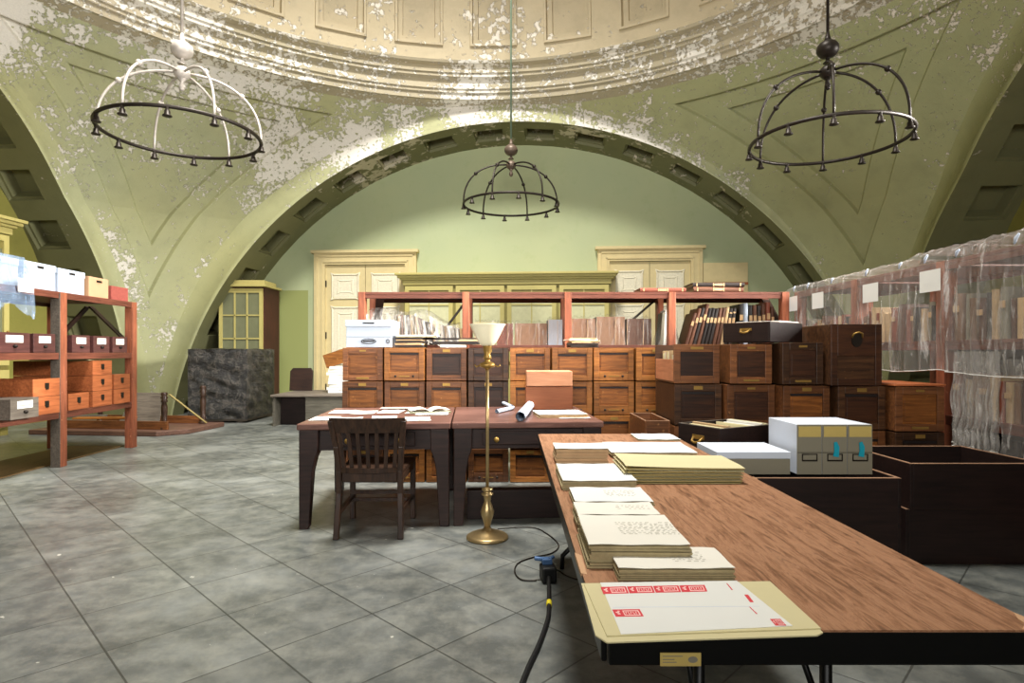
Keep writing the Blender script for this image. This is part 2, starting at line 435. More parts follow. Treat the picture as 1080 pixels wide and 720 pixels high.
recwall('wall_back',0,M['mint']); recwall('wall_left',pi/2,M['olivewall'])
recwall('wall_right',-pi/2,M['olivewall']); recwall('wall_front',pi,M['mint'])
# unseen made-up window behind the camera for the front fill: frame and bars on the wall
def window(name,rz,x0,x1,z0,z1):
    mb=MB(); y=A+REC-.08
    for x in (x0,x1): mb.box(x-.06,x+.06,y-.05,y+.06,z0-.06,z1+.06)
    for z in (z0,z1): mb.box(x0,x1,y-.05,y+.06,z-.06,z+.06)
    k=4
    for i in range(1,k): mb.box(x0+(x1-x0)*i/k-.025,x0+(x1-x0)*i/k+.025,y-.02,y+.04,z0,z1)
    for i in range(1,3): mb.box(x0,x1,y-.02,y+.04,z0+(z1-z0)*i/3-.02,z0+(z1-z0)*i/3+.02)
    mb.add([(x0,y+.05,z0),(x1,y+.05,z0),(x1,y+.05,z1),(x0,y+.05,z1)],[(0,1,2,3)],1)
    return rbuild(mb,name,[M['casecream'],M['paneglass']],rz)
window('added_window_1',pi,-2.8,2.8,1.6,4.9)
window('window_2',-pi/2,-1.0,2.4,1.8,4.6)

# cornice ring and coffered dome
def ringlathe(name,prof,mats,peelv,n=160):
    mb=MB(); 
    mb.lathe(prof,n,(0,0,0),0,cap=False); mb.sm=[False]*len(mb.sm)
    return rbuild(mb,name,mats,0,attr={'peel':[peelv]*len(mb.v)})
ZR=ZP+A
ringlathe('trim_5',[(A+.12,ZR-.10),(6.56,ZR-.02),(6.50,ZR-.02),(6.50,ZR+.07),(6.46,ZR+.09),(6.46,ZR+.13),(6.43,ZR+.15),(6.45,ZR+.26),(6.42,ZR+.30),(6.36,ZR+.34),(6.36,ZR+.39),(6.33,ZR+.40),(6.33,ZR+.44),(6.38,ZR+.47),(6.38,ZR+.53),(6.29,ZR+.56),(6.27,ZR+.60),(6.30,ZR+.62),(6.30,ZR+.64)],M['cornice'],1.25)
def dome():
    mb=MB(); peel=[]; RD=6.30; Z0=ZR+.58; NCF=28; off=pi/2+YAW-.049+.0
    st=2*pi/NCF; e=.0015; us=[]
    for k in range(NCF):
        c=off+k*st; hw=st*.285; iw=.016
        us+=[(c-hw-.008,0),(c-hw-.008+e,.5),(c-hw,.5),(c-hw+e,1),(c-hw+iw,1),(c-hw+iw+e,2),(c+hw-iw-e,2),(c+hw-iw,1),(c+hw-e,1),(c+hw,.5),(c+hw+.008-e,.5),(c+hw+.008,0)]
        us+=[(c+hw+(st-2*hw)*q,0) for q in (.33,.66)]
    us.append((us[0][0]+2*pi,0))
    vs=[(0,0)]
    for a,b in ((.050,.42),(.50,.84),(.91,1.16)):
        vs+=[(a-.008,0),(a-.008+e,.5),(a,.5),(a+e,1),(a+.02,1),(a+.02+e,2)]+[(a+.02+(b-a-.04)*q,2) for q in (.25,.5,.75)]+[(b-.02-e,2),(b-.02,1),(b-e,1),(b,.5),(b+.008-e,.5),(b+.008,0)]
    vs+=[(1.25,0),(1.34,0)]
    def fn(i,j):
        az,a=us[i]; ph,b=vs[j]; d={0:0,.5:-.04,1:.09,2:.15}[min(a,b)]; r=RD+d
        peel.append(1.0); return (r*cos(ph)*cos(az), r*cos(ph)*sin(az), Z0+r*sin(ph))
    mb.grid(len(us),len(vs),fn,smooth=False,flip=True)
    return rbuild(mb,'ceiling',M['dome'],0,attr={'peel':peel})
dome()

# ---------------- back wall: two ornate doors, a spare leaf, a run of glazed bookcases ----------------
YB=A+REC
def ornate_door(name,pxo0,pxo1,pytop,label):
    x0,zt=onwall(pxo0,pytop,YB); x1,_=onwall(pxo1,pytop,YB); fw=.24
    root=thing(name,None,None,(RO[0],RO[1],0),-YAW); del_cat=None
    root['kind']='structure'; root['label']=label
    f=MB()
    f.box(x0,x0+fw,YB-.10,YB,0,zt); f.box(x1-fw,x1,YB-.10,YB,0,zt); f.box(x0+fw,x1-fw,YB-.10,YB,zt-fw,zt)
    f.box(x0-.05,x1+.05,YB-.16,YB,zt,zt+.06)
    for q in (.05,.17): 
        f.box(x0+q,x0+q+.025,YB-.12,YB-.1,0,zt-q); f.box(x1-q-.025,x1-q,YB-.12,YB-.1,0,zt-q); f.box(x0+q,x1-q,YB-.12,YB-.1,zt-q-.025,zt-q)
    f.build('door_frame',M['doorcream'],root)
    xm=(x0+x1)/2
    for a,b in ((x0+fw,xm-.006),(xm+.006,x1-fw)):
        l=MB(); l.box(a,b,YB-.05,YB-.01,0.0,zt-fw-.01); lf=l.build('door_leaf',M['doorcream'],root)
        w=b-a; cx=(a+b)/2
        def ornament(z0,z1):
            m=MB(); y=YB-.05; ox0,ox1=a+.12,b-.12
            pts=[]
            # lobed raised outline
            def loop(x0_,x1_,z0_,z1_,n):
                c=.07
                return [(x0_,z0_),(x0_+c,z0_+c*.5),(x1_-c,z0_+c*.5),(x1_,z0_),(x1_-c*.4,z0_+c),(x1_-c*.4,z1_-c),(x1_,z1_),(x1_-c,z1_-c*.5),(x0_+c,z1_-c*.5),(x0_,z1_),(x0_+c*.4,z1_-c),(x0_+c*.4,z0_+c)]
            for (lp,r) in ((loop(ox0,ox1,z0,z1,0),.022),(loop(ox0+.13,ox1-.13,z0+.13,z1-.13,0),.018)):
                m.tube([(x,y-.005,z) for x,z in lp],r,6,closed=True)
            m.box(ox0+.05,ox1-.05,y-.012,y,z0+.06,z1-.06)
            m.build('door_panel',M['doororn'],lf)
        ornament(zt-fw-.75,zt-fw-.18)
        ornament(zt-fw-1.95,zt-fw-.88)
        ornament(.2,zt-fw-2.08)
    h=MB(); h.tube([(xm-.07,YB-.09,1.15),(xm-.07,YB-.09,1.35)],.012,8); h.build('door_handle',M['iron'],root)
    hb=MB()
    for z in (.5,1.6,2.7): hb.box(x0+fw-.02,x0+fw+.02,YB-.075,YB-.05,z-.07,z+.07)
    hb.build('door_hinge',M['iron'],root)
    return root
ornate_door('door_1',333,440,268,'cream double door with pale scrolled panels beside the tall glazed cupboard')
ornate_door('door_2',630,740,264,'cream double door with pale scrolled panels beside the spare plain leaf')
x0,zt=onwall(742,277,YB-.1); x1,_=onwall(789,277,YB-.1)
m=MB(); m.box(x0,x1,YB-.1,YB-.03,0,zt); 
o=m.build('door_leaf',M['doorcream'],None,(RO[0],RO[1],0),-YAW,bevel=.006)
tag(o,'plain cream door leaf standing flat against the green wall','door leaf'); o['kind']='thing'
m=MB(); xa,za=onwall(742,296,YB-.1); xb,zb=onwall(789,300,YB-.1); m.box(xa,xb,YB-.115,YB-.1,zb,zb+.05); m.build('rail',M['orange'],o)

def glazed_case(name,label,x0,x1,y0,y1,zt,nd,loc,rz,cols=2,rows=2,group=None):
    root=thing(name,label,'bookcase',loc,rz,group)
    b=MB(); b.box(x0,x1,y0+.04,y1,0,zt-.2); b.build('carcass',M['caseolive'],root)
    c=MB()
    for k,(ov,za,zb) in enumerate(((.02,zt-.24,zt-.14),(.06,zt-.14,zt-.10),(.11,zt-.10,zt-.05),(.15,zt-.05,zt))):
        c.box(x0-ov,x1+ov,y0-ov,y1,za,zb)
    c.build('cornice',M['casecream'],root,bevel=.01)
    w=(x1-x0)/nd
    for k in range(nd):
        a=x0+w*k+.03; e=x0+w*(k+1)-.03; zl,zh=1.05,zt-.26
        d=MB(); s=.085
        d.box(a,a+s,y0-.01,y0+.04,zl,zh); d.box(e-s,e,y0-.01,y0+.04,zl,zh); d.box(a+s,e-s,y0-.01,y0+.04,zl,zl+s); d.box(a+s,e-s,y0-.01,y0+.04,zh-s,zh)
        for q in range(1,cols): xx=a+s+(e-a-2*s)*q/cols; d.box(xx-.012,xx+.012,y0,y0+.035,zl+s,zh-s)
        zz=zh-s-.30
        d.box(a+s,e-s,y0,y0+.035,zz-.012,zz+.012)
        dd=d.build('door',M['casecream'],root)
        g=MB(); g.box(a+s,e-s,y0+.02,y0+.026,zl+s,zh-s); g.build('pane',M['curtain'] if cols==2 and k!=9 else M['paneglass'],dd)
        g2=MB(); g2.box(a+s,e-s,y0+.012,y0+.019,zh-s-.12,zh-s); g2.build('blind',M['caseolive'],dd)
        lo=MB(); lo.box(a,e,y0-.01,y0+.04,.15,.98); lo.box(a+.1,e-.1,y0-.025,y0-.01,.27,.86); lo.build('lower_door',M['casecream'],root)
        kn=MB(); kn.ball((e-.04,y0-.03,zl+.5),.018); kn.build('knob',M['brassd'],dd)
    return root
bx0,bz=onwall(425,288,YB-.55); bx1,_=onwall(644,288,YB-.55)
glazed_case('bookcase','olive and cream built-in bookcase with curtained glass doors between the two ornate doors',bx0,bx1,YB-.5,YB-.02,bz,4,(RO[0],RO[1],0),-YAW)
# built-in bookcase in the left recess
glazed_case('bookcase','olive built-in bookcase in the side recess behind the plastic-covered boxes',-3.6,3.9,YB-.5,YB-.02,3.25,7,(RO[0],RO[1],0),-YAW+pi/2,cols=3)
# tall glazed cupboard standing askew in the arch
def tall_case():
    Y0=11.85; x0=at(230,300,Y0)[0]; x1=at(278,300,Y0)[0]; H=2.55; y1=Y0+.80
    root=thing('glazed_cupboard','tall cupboard with lattice glass door and dark brown side behind the mottled black chest','cupboard',((x0+x1)/2,Y0,0),0)
    hw=(x1-x0)/2
    b=MB(); b.box(-hw,hw,.04,y1-Y0,0,H); b.build('carcass',wood('cupboard_side',S(52,26,22),S(88,44,36),'z',.5,.02),root)
    d=MB(); s=.085
    for z0,z1 in ((1.0,H-.03),(.1,.95)):
        d.box(-hw+.02,-hw+s,-.01,.04,z0,z1); d.box(hw-s,hw-.02,-.01,.04,z0,z1); d.box(-hw+s,hw-s,-.01,.04,z0,z0+s); d.box(-hw+s,hw-s,-.01,.04,z1-s,z1)
    for q in (1,2): xx=-hw+s+(2*hw-2*s)*q/3; d.box(xx-.014,xx+.014,-.005,.035,1.05,H-.1)
    for q in (1,2): zz=1.05+(H-1.15)*q/3; d.box(-hw+s,hw-s,-.005,.035,zz-.012,zz+.012)
    dd=d.build('door',M['casecream'],root)
    g=MB(); g.box(-hw+s,hw-s,.015,.03,.15,H-.1); g.build('pane',M['paneglass'],dd)
    t=MB(); t.box(-hw-.03,hw+.06,-.08,y1-Y0,H,H+.05); t.box(-hw+.1,hw+.02,-.05,y1-Y0-.2,H+.05,H+.13,rz=.03); t.build('cornice',M['casecream'],root,bevel=.008)
tall_case()

# ---------------- chandeliers ----------------
def chandelier(label,X,Y,zr,ztop,ceil,mat,mat2,rz,rodmat=None):
    root=thing('chandelier',label,'chandelier',(X,Y,zr),rz,'ring chandeliers hanging from the dome')
    r=.80; h=ztop-zr; n=6
    m=MB(); m.tube([(r*cos(2*pi*k/64),r*sin(2*pi*k/64),0) for k in range(64)],.020,8,closed=True); m.build('ring',mat,root)
    for k in range(n):
        a=2*pi*k/n; m=MB(); pts=[]
        for i in range(19):
            t=i/18; ph=t*pi/2; rr=.06+(r-.06)*sin(ph)**.92; zz=h*cos(ph)**.85
            pts.append((rr*cos(a),rr*sin(a),zz))
        m.tube(pts,.014,7); q=pts[9]; m.ball(q,.032,n=10); q=pts[-1]
        m.build('rib',M['litmetal'] if mat2 is M['litmetal'] else mat,root)
    for k in range(12):
        a=2*pi*k/12; c=(r*cos(a),r*sin(a),0); m=MB()
        m.lathe([(.010,.02),(.022,-.01),(.016,-.03),(.026,-.045),(.028,-.075),(.044,-.09),(.044,-.098),(.015,-.10)],12,c); m.build('socket',mat,root)
    m=MB(); m.ball((0,0,h),.085,sz=.9); m.lathe([(.03,-.17),(.035,-.15),(.015,-.10),(.05,-.06)],12,(0,0,h)); m.ball((0,0,h-.17),.028); m.build('hub',mat2,root)
    m=MB(); m.ball((0,0,h+.25),.115,sz=.85); m.lathe([(.05,.10),(.02,.13),(.02,.17),(.045,.2)],12,(0,0,h)); m.lathe([(.05,.33),(.03,.37),(.012,.45)],12,(0,0,h)); m.build('ball',mat2,root)
    m=MB(); m.tube([(0,0,h+.36),(0,0,ceil-zr)],.016,8); m.build('rod',rodmat or mat2,root)
    return root
RODM=plain('verdigris_rod',S(110,128,108),.5,.2)
chandelier('brightly lit pale and black ring chandelier hanging above the wooden rack of orange drawers',at(192,140,6.5)[0],6.5,at(188,142,6.5)[2],at(192,77,6.5)[2],11.6,M['iron'],M['litmetal'],.35)
chandelier('dark bronze ring chandelier hanging above the plastic-covered shelving',at(873,150,6.5)[0],6.5,at(883,149,6.5)[2],at(873,76,6.5)[2],11.0,M['iron'],M['iron'],.1)
chandelier('small-looking far dark ring chandelier on a verdigris rod before the mint wall',at(539,217,10)[0],10,at(539,216,10)[2],at(539,174,10)[2],9.6,M['iron'],plain('bronze_hub',S(92,78,66),.45,.3,var=.3),.15,RODM)
# ======================= FURNITURE =======================
DR=YAW   # the two desks are turned the other way by about four degrees
def desk(label,fl,w,rz,drawer):
    d=1.2; H=.745
    root=thing('library_desk',label,'desk',(fl[0],fl[1],0),rz,'dark library desks')
    t=MB(); t.box(0,w,0,d,H-.045,H,0); t.build('desk_top',M['desktop'],root,bevel=.008)
    a=MB(); z0,z1=.55,H-.046
    a.box(.04,w-.04,.05,.085,z0,z1); a.box(.04,w-.04,d-.085,d-.05,z0,z1); a.box(.05,.085,.06,d-.06,z0,z1); a.box(w-.085,w-.05,.06,d-.06,z0,z1)
    a.build('apron',M['desk'],root)
    for ix in (0,1):
        for iy in (0,1):
            m=MB(); X0=.012 if ix==0 else w-.012; sx=1 if ix==0 else -1; Y0=.015 if iy==0 else d-.015; sy=1 if iy==0 else -1
            lv=[(0,.062),(.02,.07),(.40,.092),(.50,.112),(.545,.13),(H-.046,.135)]
            vs=[]
            for z,s in lv:
                for (p,q) in ((0,0),(s,0),(s,s),(0,s)): vs.append((X0+sx*p,Y0+sy*q,z))
            fs=[]
            for i in range(len(lv)-1):
                for k in range(4):
                    f=(i*4+k,i*4+(k+1)%4,(i+1)*4+(k+1)%4,(i+1)*4+k); fs.append(f if sx*sy>0 else f[::-1])
            fs.append((3,2,1,0) if sx*sy>0 else (0,1,2,3)); n=len(lv)*4-4; fs.append((n,n+1,n+2,n+3) if sx*sy>0 else (n+3,n+2,n+1,n))
            m.add(vs,fs); m.build('leg',M['desk'],root,bevel=.006)
    m=MB(); x0,x1=drawer
    m.box(x0,x1,.022,.05,.58,.675); dr=m.build('drawer',M['desk'],root,bevel=.004)
    k=MB(); k.ball((x0+.1,.0,.62),.02); k.ball((x1-.1,.0,.62),.02); k.build('knob',M['brassd'],dr)
    return root
desk('dark wooden library desk strewn with loose sheets, slatted chair pulled up to it',(-1.51,4.15),1.075,DR,(.25,.82))
DK2=(-.43,4.235); 
desk('dark wooden library desk behind the floor lamp with rolled papers on it',DK2,1.10,DR,(.22,.88))
# footboard on edge under the lamp-side desk
m=MB(); m.box(0,1.02,0,.10,0,.215)
o=m.build('footboard',M['crate'],None,(-.335,4.42,0),DR,bevel=.004); tag(o,'long dark board lying on edge on the floor beneath the lamp-side desk','board')

def on_desk(u,v,which=0):
    fl=(-1.51,4.15) if which==0 else DK2
    c,s=cos(DR),sin(DR); return (fl[0]+u*c-v*s, fl[1]+u*s+v*c)

# ---------------- chair ----------------
def chair():
    root=thing('slat_back_chair','dark wooden slat-back side chair drawn up to the desk with loose sheets','chair',(-.965,4.22,0),radians(1.5))
    hb,hf=.205,.225; yb,yf=-.22,.24
    s=MB(); 
    poly=[(-hb-.01,yb+.02),(hb+.01,yb+.02),(hf+.02,yf+.02),(hf-.02,yf+.045),(-hf+.02,yf+.045),(-hf-.02,yf+.02)]
    s.prism(poly,.425,.455); s.build('seat',M['chairw'],root,bevel=.008)
    r=MB()
    r.box(-hb+.02,hb-.02,yb-.012,yb+.018,.375,.445); r.box(-hf+.02,hf-.02,yf-.01,yf+.015,.375,.425)
    for sx in (-1,1): r.bar((sx*hb,yb,.40),(sx*hf,yf,.40),.022,.05)
    r.build('seat_rail',M['chairw'],root,bevel=.004)
    for sx in (-1,1):
        m=MB(); pts=[(sx*(hb+.01),yb-.045,0),(sx*hb,yb,.30),(sx*hb,yb,.45),(sx*(hb+.012),yb-.03,.62),(sx*(hb+.035),yb-.085,.80)]
        for a,b in zip(pts,pts[1:]): m.bar(a,b,.036,.042,up=(0,1,0))
        m.build('rear_leg',M['chairw'],root,bevel=.004)
        m=MB(); m.bar((sx*hf,yf,0),(sx*hf,yf,.43),.038,.038); m.build('front_leg',M['chairw'],root,bevel=.004)
        m=MB(); m.bar((sx*hb,yb-.01,.17),(sx*hf,yf,.17),.022,.03); m.build('stretcher',M['chairw'],root)
    for z in (.145,.20):
        m=MB(); m.bar((-hf+.01,yf-.01-.12*0,z),(hf-.01,yf-.01,z),.02,.026); m.build('stretcher',M['chairw'],root)
    # curved top rail and lower rail
    def bow(name,z0,z1,ya,yb_,w0,w1,th=.024):
        m=MB(); n=12
        for i in range(n):
            t0,t1=i/n*2-1,(i+1)/n*2-1
            def P(t,z,f,w): return (w*t, (ya if f==0 else yb_)-.035*(1-t*t), z)
            vs=[]
            for z,f,w in ((z0,0,w0),(z1,1,w1)):
                for t in (t0,t1):
                    p=P(t,z,f,w); vs+= [(p[0],p[1]-th/2,p[2]),(p[0],p[1]+th/2,p[2])]
            # order: z0t0(-,+), z0t1(-,+), z1t0, z1t1
            m.add(vs,[(0,2,6,4),(1,5,7,3),(4,6,7,5),(0,1,3,2),(0,4,5,1),(2,3,7,6)])
        m.build(name,M['chairw'],root)
    bow('top_rail',.715,.815,yb-.055,yb-.088,hb+.03,hb+.045,.028)
    bow('back_rail',.44,.475,yb-.005,yb-.008,hb-.01,hb-.01,.026)
    for k in range(7):
        t=(k-3)/3.6; m=MB(); dy=-.035*(1-t*t)
        m.bar((hb*t*.98,yb-.006+dy,.465),((hb+.03)*t*.98,yb-.058+dy,.725),.026,.012,up=(0,1,0)); m.build('slat',M['chairw'],root)
chair()

# ---------------- floor lamp ----------------
def lamp():
    X,Y=(514-CX)/FPX*3.98,3.98
    root=thing('floor_lamp','brass floor lamp with white glass bowl shade standing before the desks','floor lamp',(X,Y,0))
    m=MB(); m.lathe([(.138,0),(.142,.006),(.140,.016),(.125,.026),(.10,.030),(.085,.042),(.05,.05),(.03,.062),(.022,.075)],40); m.build('base',M['brass'],root)
    m=MB(); m.lathe([(.018,.07),(.022,.09),(.03,.12),(.042,.155),(.046,.18),(.036,.21),(.022,.245),(.026,.285),(.04,.292),(.04,.302),(.026,.308),(.026,.318),(.038,.324),(.038,.334),(.014,.345)],24); m.build('baluster',M['brass'],root)
    m=MB(); m.tube([(0,0,.34),(0,0,1.16)],.011,12); m.build('pole',M['brass'],root)
    m=MB(); m.lathe([(.012,1.13),(.02,1.14),(.05,1.15),(.055,1.16),(.05,1.175),(.02,1.185),(.018,1.20),(.03,1.205),(.026,1.22),(.02,1.235),(.028,1.26),(.03,1.285),(.035,1.30)],24)
    m.tube([(.05,0,1.16),(.075,0,1.15),(.085,0,1.165)],.006,6); m.tube([(-.05,0,1.16),(-.075,0,1.15),(-.085,0,1.165)],.006,6)
    m.build('socket',M['brassd'],root)
    m=MB(); m.lathe([(.035,1.292),(.045,1.296),(.062,1.318),(.085,1.36),(.108,1.41),(.118,1.43),(.122,1.436),(.115,1.436),(.105,1.41),(.08,1.36),(.055,1.318),(.03,1.302)],40,cap=False); m.build('lamp_shade',M['glassshade'],root)
lamp()
def cable(name,label,cat,pts,r,mat,n=6):
    # Catmull-Rom through the points
    P=[pts[0]]+pts+[pts[-1]]; out=[]
    for i in range(1,len(P)-2):
        for k in range(8):
            t=k/8; a,b,c,d=P[i-1],P[i],P[i+1],P[i+2]
            out.append(tuple(.5*((2*b[j])+(-a[j]+c[j])*t+(2*a[j]-5*b[j]+4*c[j]-d[j])*t*t+(-a[j]+3*b[j]-3*c[j]+d[j])*t**3) for j in range(3)))
    out.append(pts[-1]); m=MB(); m.tube(out,r,n); o=m.build(name,mat); return tag(o,label,cat)
g=lambda px,py,z=.006: onz(px,py,z)
cable('lamp_cord','thin brown cord snaking over the floor from the floor lamp','cord',[(-.10,4.12,.02),g(560,556),g(576,562),g(589,574),g(582,583),g(560,588),g(546,594),g(543,603),g(550,611),g(566,612)],.004,M['iron'])
PB=onz(578,612,0)
root=thing('power_adapter','black plug adapter block lying on the floor beside the folding table leg','adapter',(PB[0],PB[1],0),.15)
m=MB(); m.box(-.04,.04,-.05,.05,0,.085); m.build('body',M['rubber'],root,bevel=.01)
m=MB(); m.box(-.03,.025,.0,.05,.085,.115); m.tube([(-.02,.02,.11),(-.07,.03,.115)],.012,8); m.tube([(.01,.02,.11),(.04,.03,.12)],.01,8); m.build('plug',M['blue'],root,bevel=.004)
cable('power_cable','thick black power cable running from the adapter towards the front of the room','cable',[(PB[0]+.0,PB[1]-.06,.04),g(579,640,.012),g(577,655,.012),g(568,680,.012),g(556,706,.012),g(546,735,.012),g(535,790,.012)],.0105,M['rubber'],8)
m=MB(); q=[g(579.2,634,.016),g(579,638,.0135)]; m.tube([q[0],q[1]],.0135,10); tag(m.build('cable_tie',M['yellow']),'small yellow band around the thick black cable','band')
cable('thin_lead','thin dark lead looping from the plug adapter under the folding table','cord',[(PB[0]+.05,PB[1]+.02,.05),g(590,602),g(600,608),g(618,612),g(640,606)],.004,M['iron'])

# ---------------- folding table ----------------
TX0,TX1,TY0,TY1,TZ=.16,.985,1.085,3.69,.74
def folding_table():
    root=thing('folding_table','long walnut laminate folding table with black metal edge, covered in papers','table',((TX0+TX1)/2,(TY0+TY1)/2,0))
    w=(TX1-TX0)/2; d=(TY1-TY0)/2
    def rr(x,y,r):
        p=[]
        for cx_,cy_,a0 in ((x-r,y-r,0),(-x+r,y-r,pi/2),(-x+r,-y+r,pi),(x-r,-y+r,1.5*pi)):
            for k in range(7): a=a0+pi/2*k/6; p.append((cx_+r*cos(a),cy_+r*sin(a)))
        return p
    m=MB(); m.prism(rr(w-.002,d-.002,.03),TZ-.022,TZ); m.build('table_top',M['laminate'],root)
    m=MB(); m.prism(rr(w,d,.03),TZ-.024,TZ-.004); m.build('edge_band',M['blackmetal'],root)
    m=MB()
    for sx in (-1,1): m.box(sx*(w-.012)-.006,sx*(w-.012)+.006,-d+.02,d-.02,TZ-.068,TZ-.02)
    for sy in (-1,1): m.box(-w+.018,w-.018,sy*(d-.012)-.006,sy*(d-.012)+.006,TZ-.068,TZ-.02)
    m.build('apron',M['blackmetal'],root,bevel=.004)
    # chipped corner with bare chipboard
    m=MB(); 
    c=[(w-.045,-d-.0008),(w-.02,-d-.0015),(w+.0012,-d+.012),(w+.0014,-d+.05),(w-.004,-d+.075),(w-.012,-d+.06),(w-.020,-d+.045),(w-.022,-d+.03),(w-.034,-d+.016),(w-.046,-d+.006)]
    m.prism(c,TZ-.018,TZ+.0012); m.build('chipped_corner',M['cardb'],root)
    m=MB(); m.prism([(w-.004,.0),(w+.001,-.01),(w+.001,.03),(w-.003,.035)],TZ-.01,TZ+.001); m.prism([(-w-.001,-d+.28),(-w+.012,-d+.27),(-w+.014,-d+.40),(-w-.001,-d+.42)],TZ-.01,TZ+.001); m.build('edge_chip',M['cardb'],root)
    for sy in (-1,1):
        y=sy*(d-.27)
        for sx in (-1,1):
            m=MB(); x=sx*.145
            m.tube([(x,y,TZ-.03),(x,y,.22),(x+sx*.015,y,.165),(x+sx*.05,y,.13),(x+sx*.10,y,.11),(x+sx*.135,y,.075),(x+sx*.14,y,.0)],.0135,10)
            m.build('leg',M['blackmetal'],root)
            m=MB(); m.tube([(x,y,.40),(x*.9,y-sy*.30,TZ-.04)],.008,8); m.build('brace',M['blackmetal'],root)
        m=MB(); m.tube([(-.145,y,.30),(.145,y,.30)],.010,8); m.build('crossbar',M['blackmetal'],root)
    m=MB(); lx0=(696-CX)/FPX*TY0-(TX0+TX1)/2; lx1=(739-CX)/FPX*TY0-(TX0+TX1)/2
    m.box(lx0,lx1,-d-.0022,-d+.0,TZ-.064,TZ-.040); lb=m.build('maker_label',M['tan'],root)
    lb['label']='small tan maker label on the black table edge'
    m=MB()
    for i,(a,b,z) in enumerate(((.06,.55,-.045),(.06,.35,-.051),(.06,.40,-.056))): m.box(lx0+(lx1-lx0)*a,lx0+(lx1-lx0)*b,-d-.0026,-d-.002,TZ+z-.0015,TZ+z)
    m.prism([(lx0+(lx1-lx0)*.8+.009*cos(k),TZ-.052+.006*sin(k)) for k in [i*pi/6 for i in range(12)]],0,.0004,tf=lambda p:(p[0],-d-.0022-p[2],p[1]))
    m.build('label_print',M['ink'],lb)
folding_table()

# ---------------- paper stacks on the folding table ----------------
def scribble(mb,x0,x1,y0,y1,z,rows,seed=1,th=.0012,gap=.5,skip=.12):
    rnd=random.Random(seed)
    for r in range(rows):
        y=y1-(y1-y0)*(r+.5)/rows; x=x0+rnd.uniform(0,.01)
        while x<x1:
            L=rnd.uniform(.004,.011)
            if rnd.random()>skip: mb.box(x,min(x+L,x1),y-th/2,y+th/2,z,z+.0004,rz=rnd.uniform(-.05,.05))
            x+=L+rnd.uniform(.004,.008)
def stack(name,label,cat,c,w,d,h,rz,mat,n=6,jit=.006,edge=None,write=None,seed=3,z0=TZ+.0012,tilt=0):
    """a loose stack: n slabs slightly shifted; top leaf is its own part; c = centre (x,y)"""
    rnd=random.Random(seed); root=thing(name,label,cat,(c[0],c[1],z0),rz)
    b=MB(); zz=0; t=h/n
    for i in range(n):
        dx,dy=rnd.uniform(-jit,jit),rnd.uniform(-jit,jit); tt=t*(.82 if i<n-1 else .9)
        b.box(-w/2+dx,w/2+dx,-d/2+dy,d/2+dy,zz,zz+tt,rz=rnd.uniform(-1,1)*jit*2); b.box(-w/2+.004,w/2-.004,-d/2+.004,d/2-.004,zz+tt-.0002,zz+t+.0001); zz+=t
    b.build('pages',edge or M['pageedge'],root)
    p=MB(); nn=10
    def fn(i,j,off=0):
        u,v=i/(nn-1)-.5,j/(nn-1)-.5
        return (u*w*1.01,v*d*1.01,zz+.0022+.0030*abs(sin(u*7+v*4+seed))*(abs(u)+abs(v))+off)
    p.grid(nn,nn,fn); p.grid(nn,nn,lambda i,j:fn(i,j,-.0012),flip=True)
    tp=p.build('top_sheet',mat,root)
    if write:
        s=MB(); scribble(s,*write,zz+.0052,write_rows.get(seed,9),seed); s.build('handwriting',M['ink'],tp)
    return root
write_rows={31:9,32:7,33:6,34:3,35:6}
def cpx(a,b,z=TZ):   # table spot under a pixel
    p=onz(a,b,z); return (p[0],p[1])
# far end of the table
def quad(pxl,pxr,pyb,pyf,z):   # box extents from front-edge pixels at height z
    Yf=FPX*(E-z)/(pyf-HY); Yb=FPX*(E-z)/(pyb-HY); return (pxl-CX)/FPX*Yf,(pxr-CX)/FPX*Yf,Yf,Yb
def stk(label,pxl,pxr,pyb,pyf,h,rz,mat,n,edge=None,write=None,seed=1,name='paper_stack',cat='papers',jit=.006,shrink=1):
    x0,x1,y0,y1=quad(pxl,pxr,pyb,pyf,TZ+h)
    return stack(name,label,cat,((x0+x1)/2,(y0+y1)/2),(x1-x0)*shrink,(y1-y0),h,rz,mat,n,jit,edge,write,seed)
stk('single white sheet lying at the far end of the folding table',674,718,458,464,.004,0,M['paperw'],1,seed=4,name='paper_sheet',cat='paper')
stk('white papers in an open folder behind the thick manila pile on the folding table',646,736,467,478,.022,-.02,M['paperw'],4,seed=5,name='paper_folder',cat='papers')
stk('short white stack with a buff box front, farthest along the table edge',586,641,468,474,.065,0,M['paperw'],5,edge=M['booktan'],seed=6)
stk('white page stack between the buff-fronted stack and the lower scribbled sheets',594,672,490,508,.032,.0,M['paperw'],6,seed=7)
stk('low white page stack with faint writing, next to the middle of the table edge',607,689,515,530,.022,.0,M['paperw'],4,write=(-.02,.09,-.04,.05),seed=33)
stk('tall stack of handwritten cream pages, thickest of the white piles',622,728,545,576,.052,-.01,M['paper'],8,write=(-.03,.115,-.055,.055),seed=31)
x0,x1,y0,y1=quad(611,698,533,546,TZ+.045)
stack('paper_stack','stack of cream pages directly behind the tall handwritten pile','papers',((x0+x1)/2,(y0+y1)/2+.02),(x1-x0),(y1-y0),.045,0,M['paper'],7,.006,None,(0,.1,-.02,.03),seed=34)
x0,x1,y0,y1=quad(653,775,580,602,TZ+.022)
stack('paper_stack','thick buff page block with two columns of writing, behind the red-labelled sheet','papers',((x0+x1)/2,(y0+y1)/2),(x1-x0),(y1-y0),.024,-.0,M['paper'],5,.003,M['pageedge'],(.0,.08,-.035,.035),seed=32)
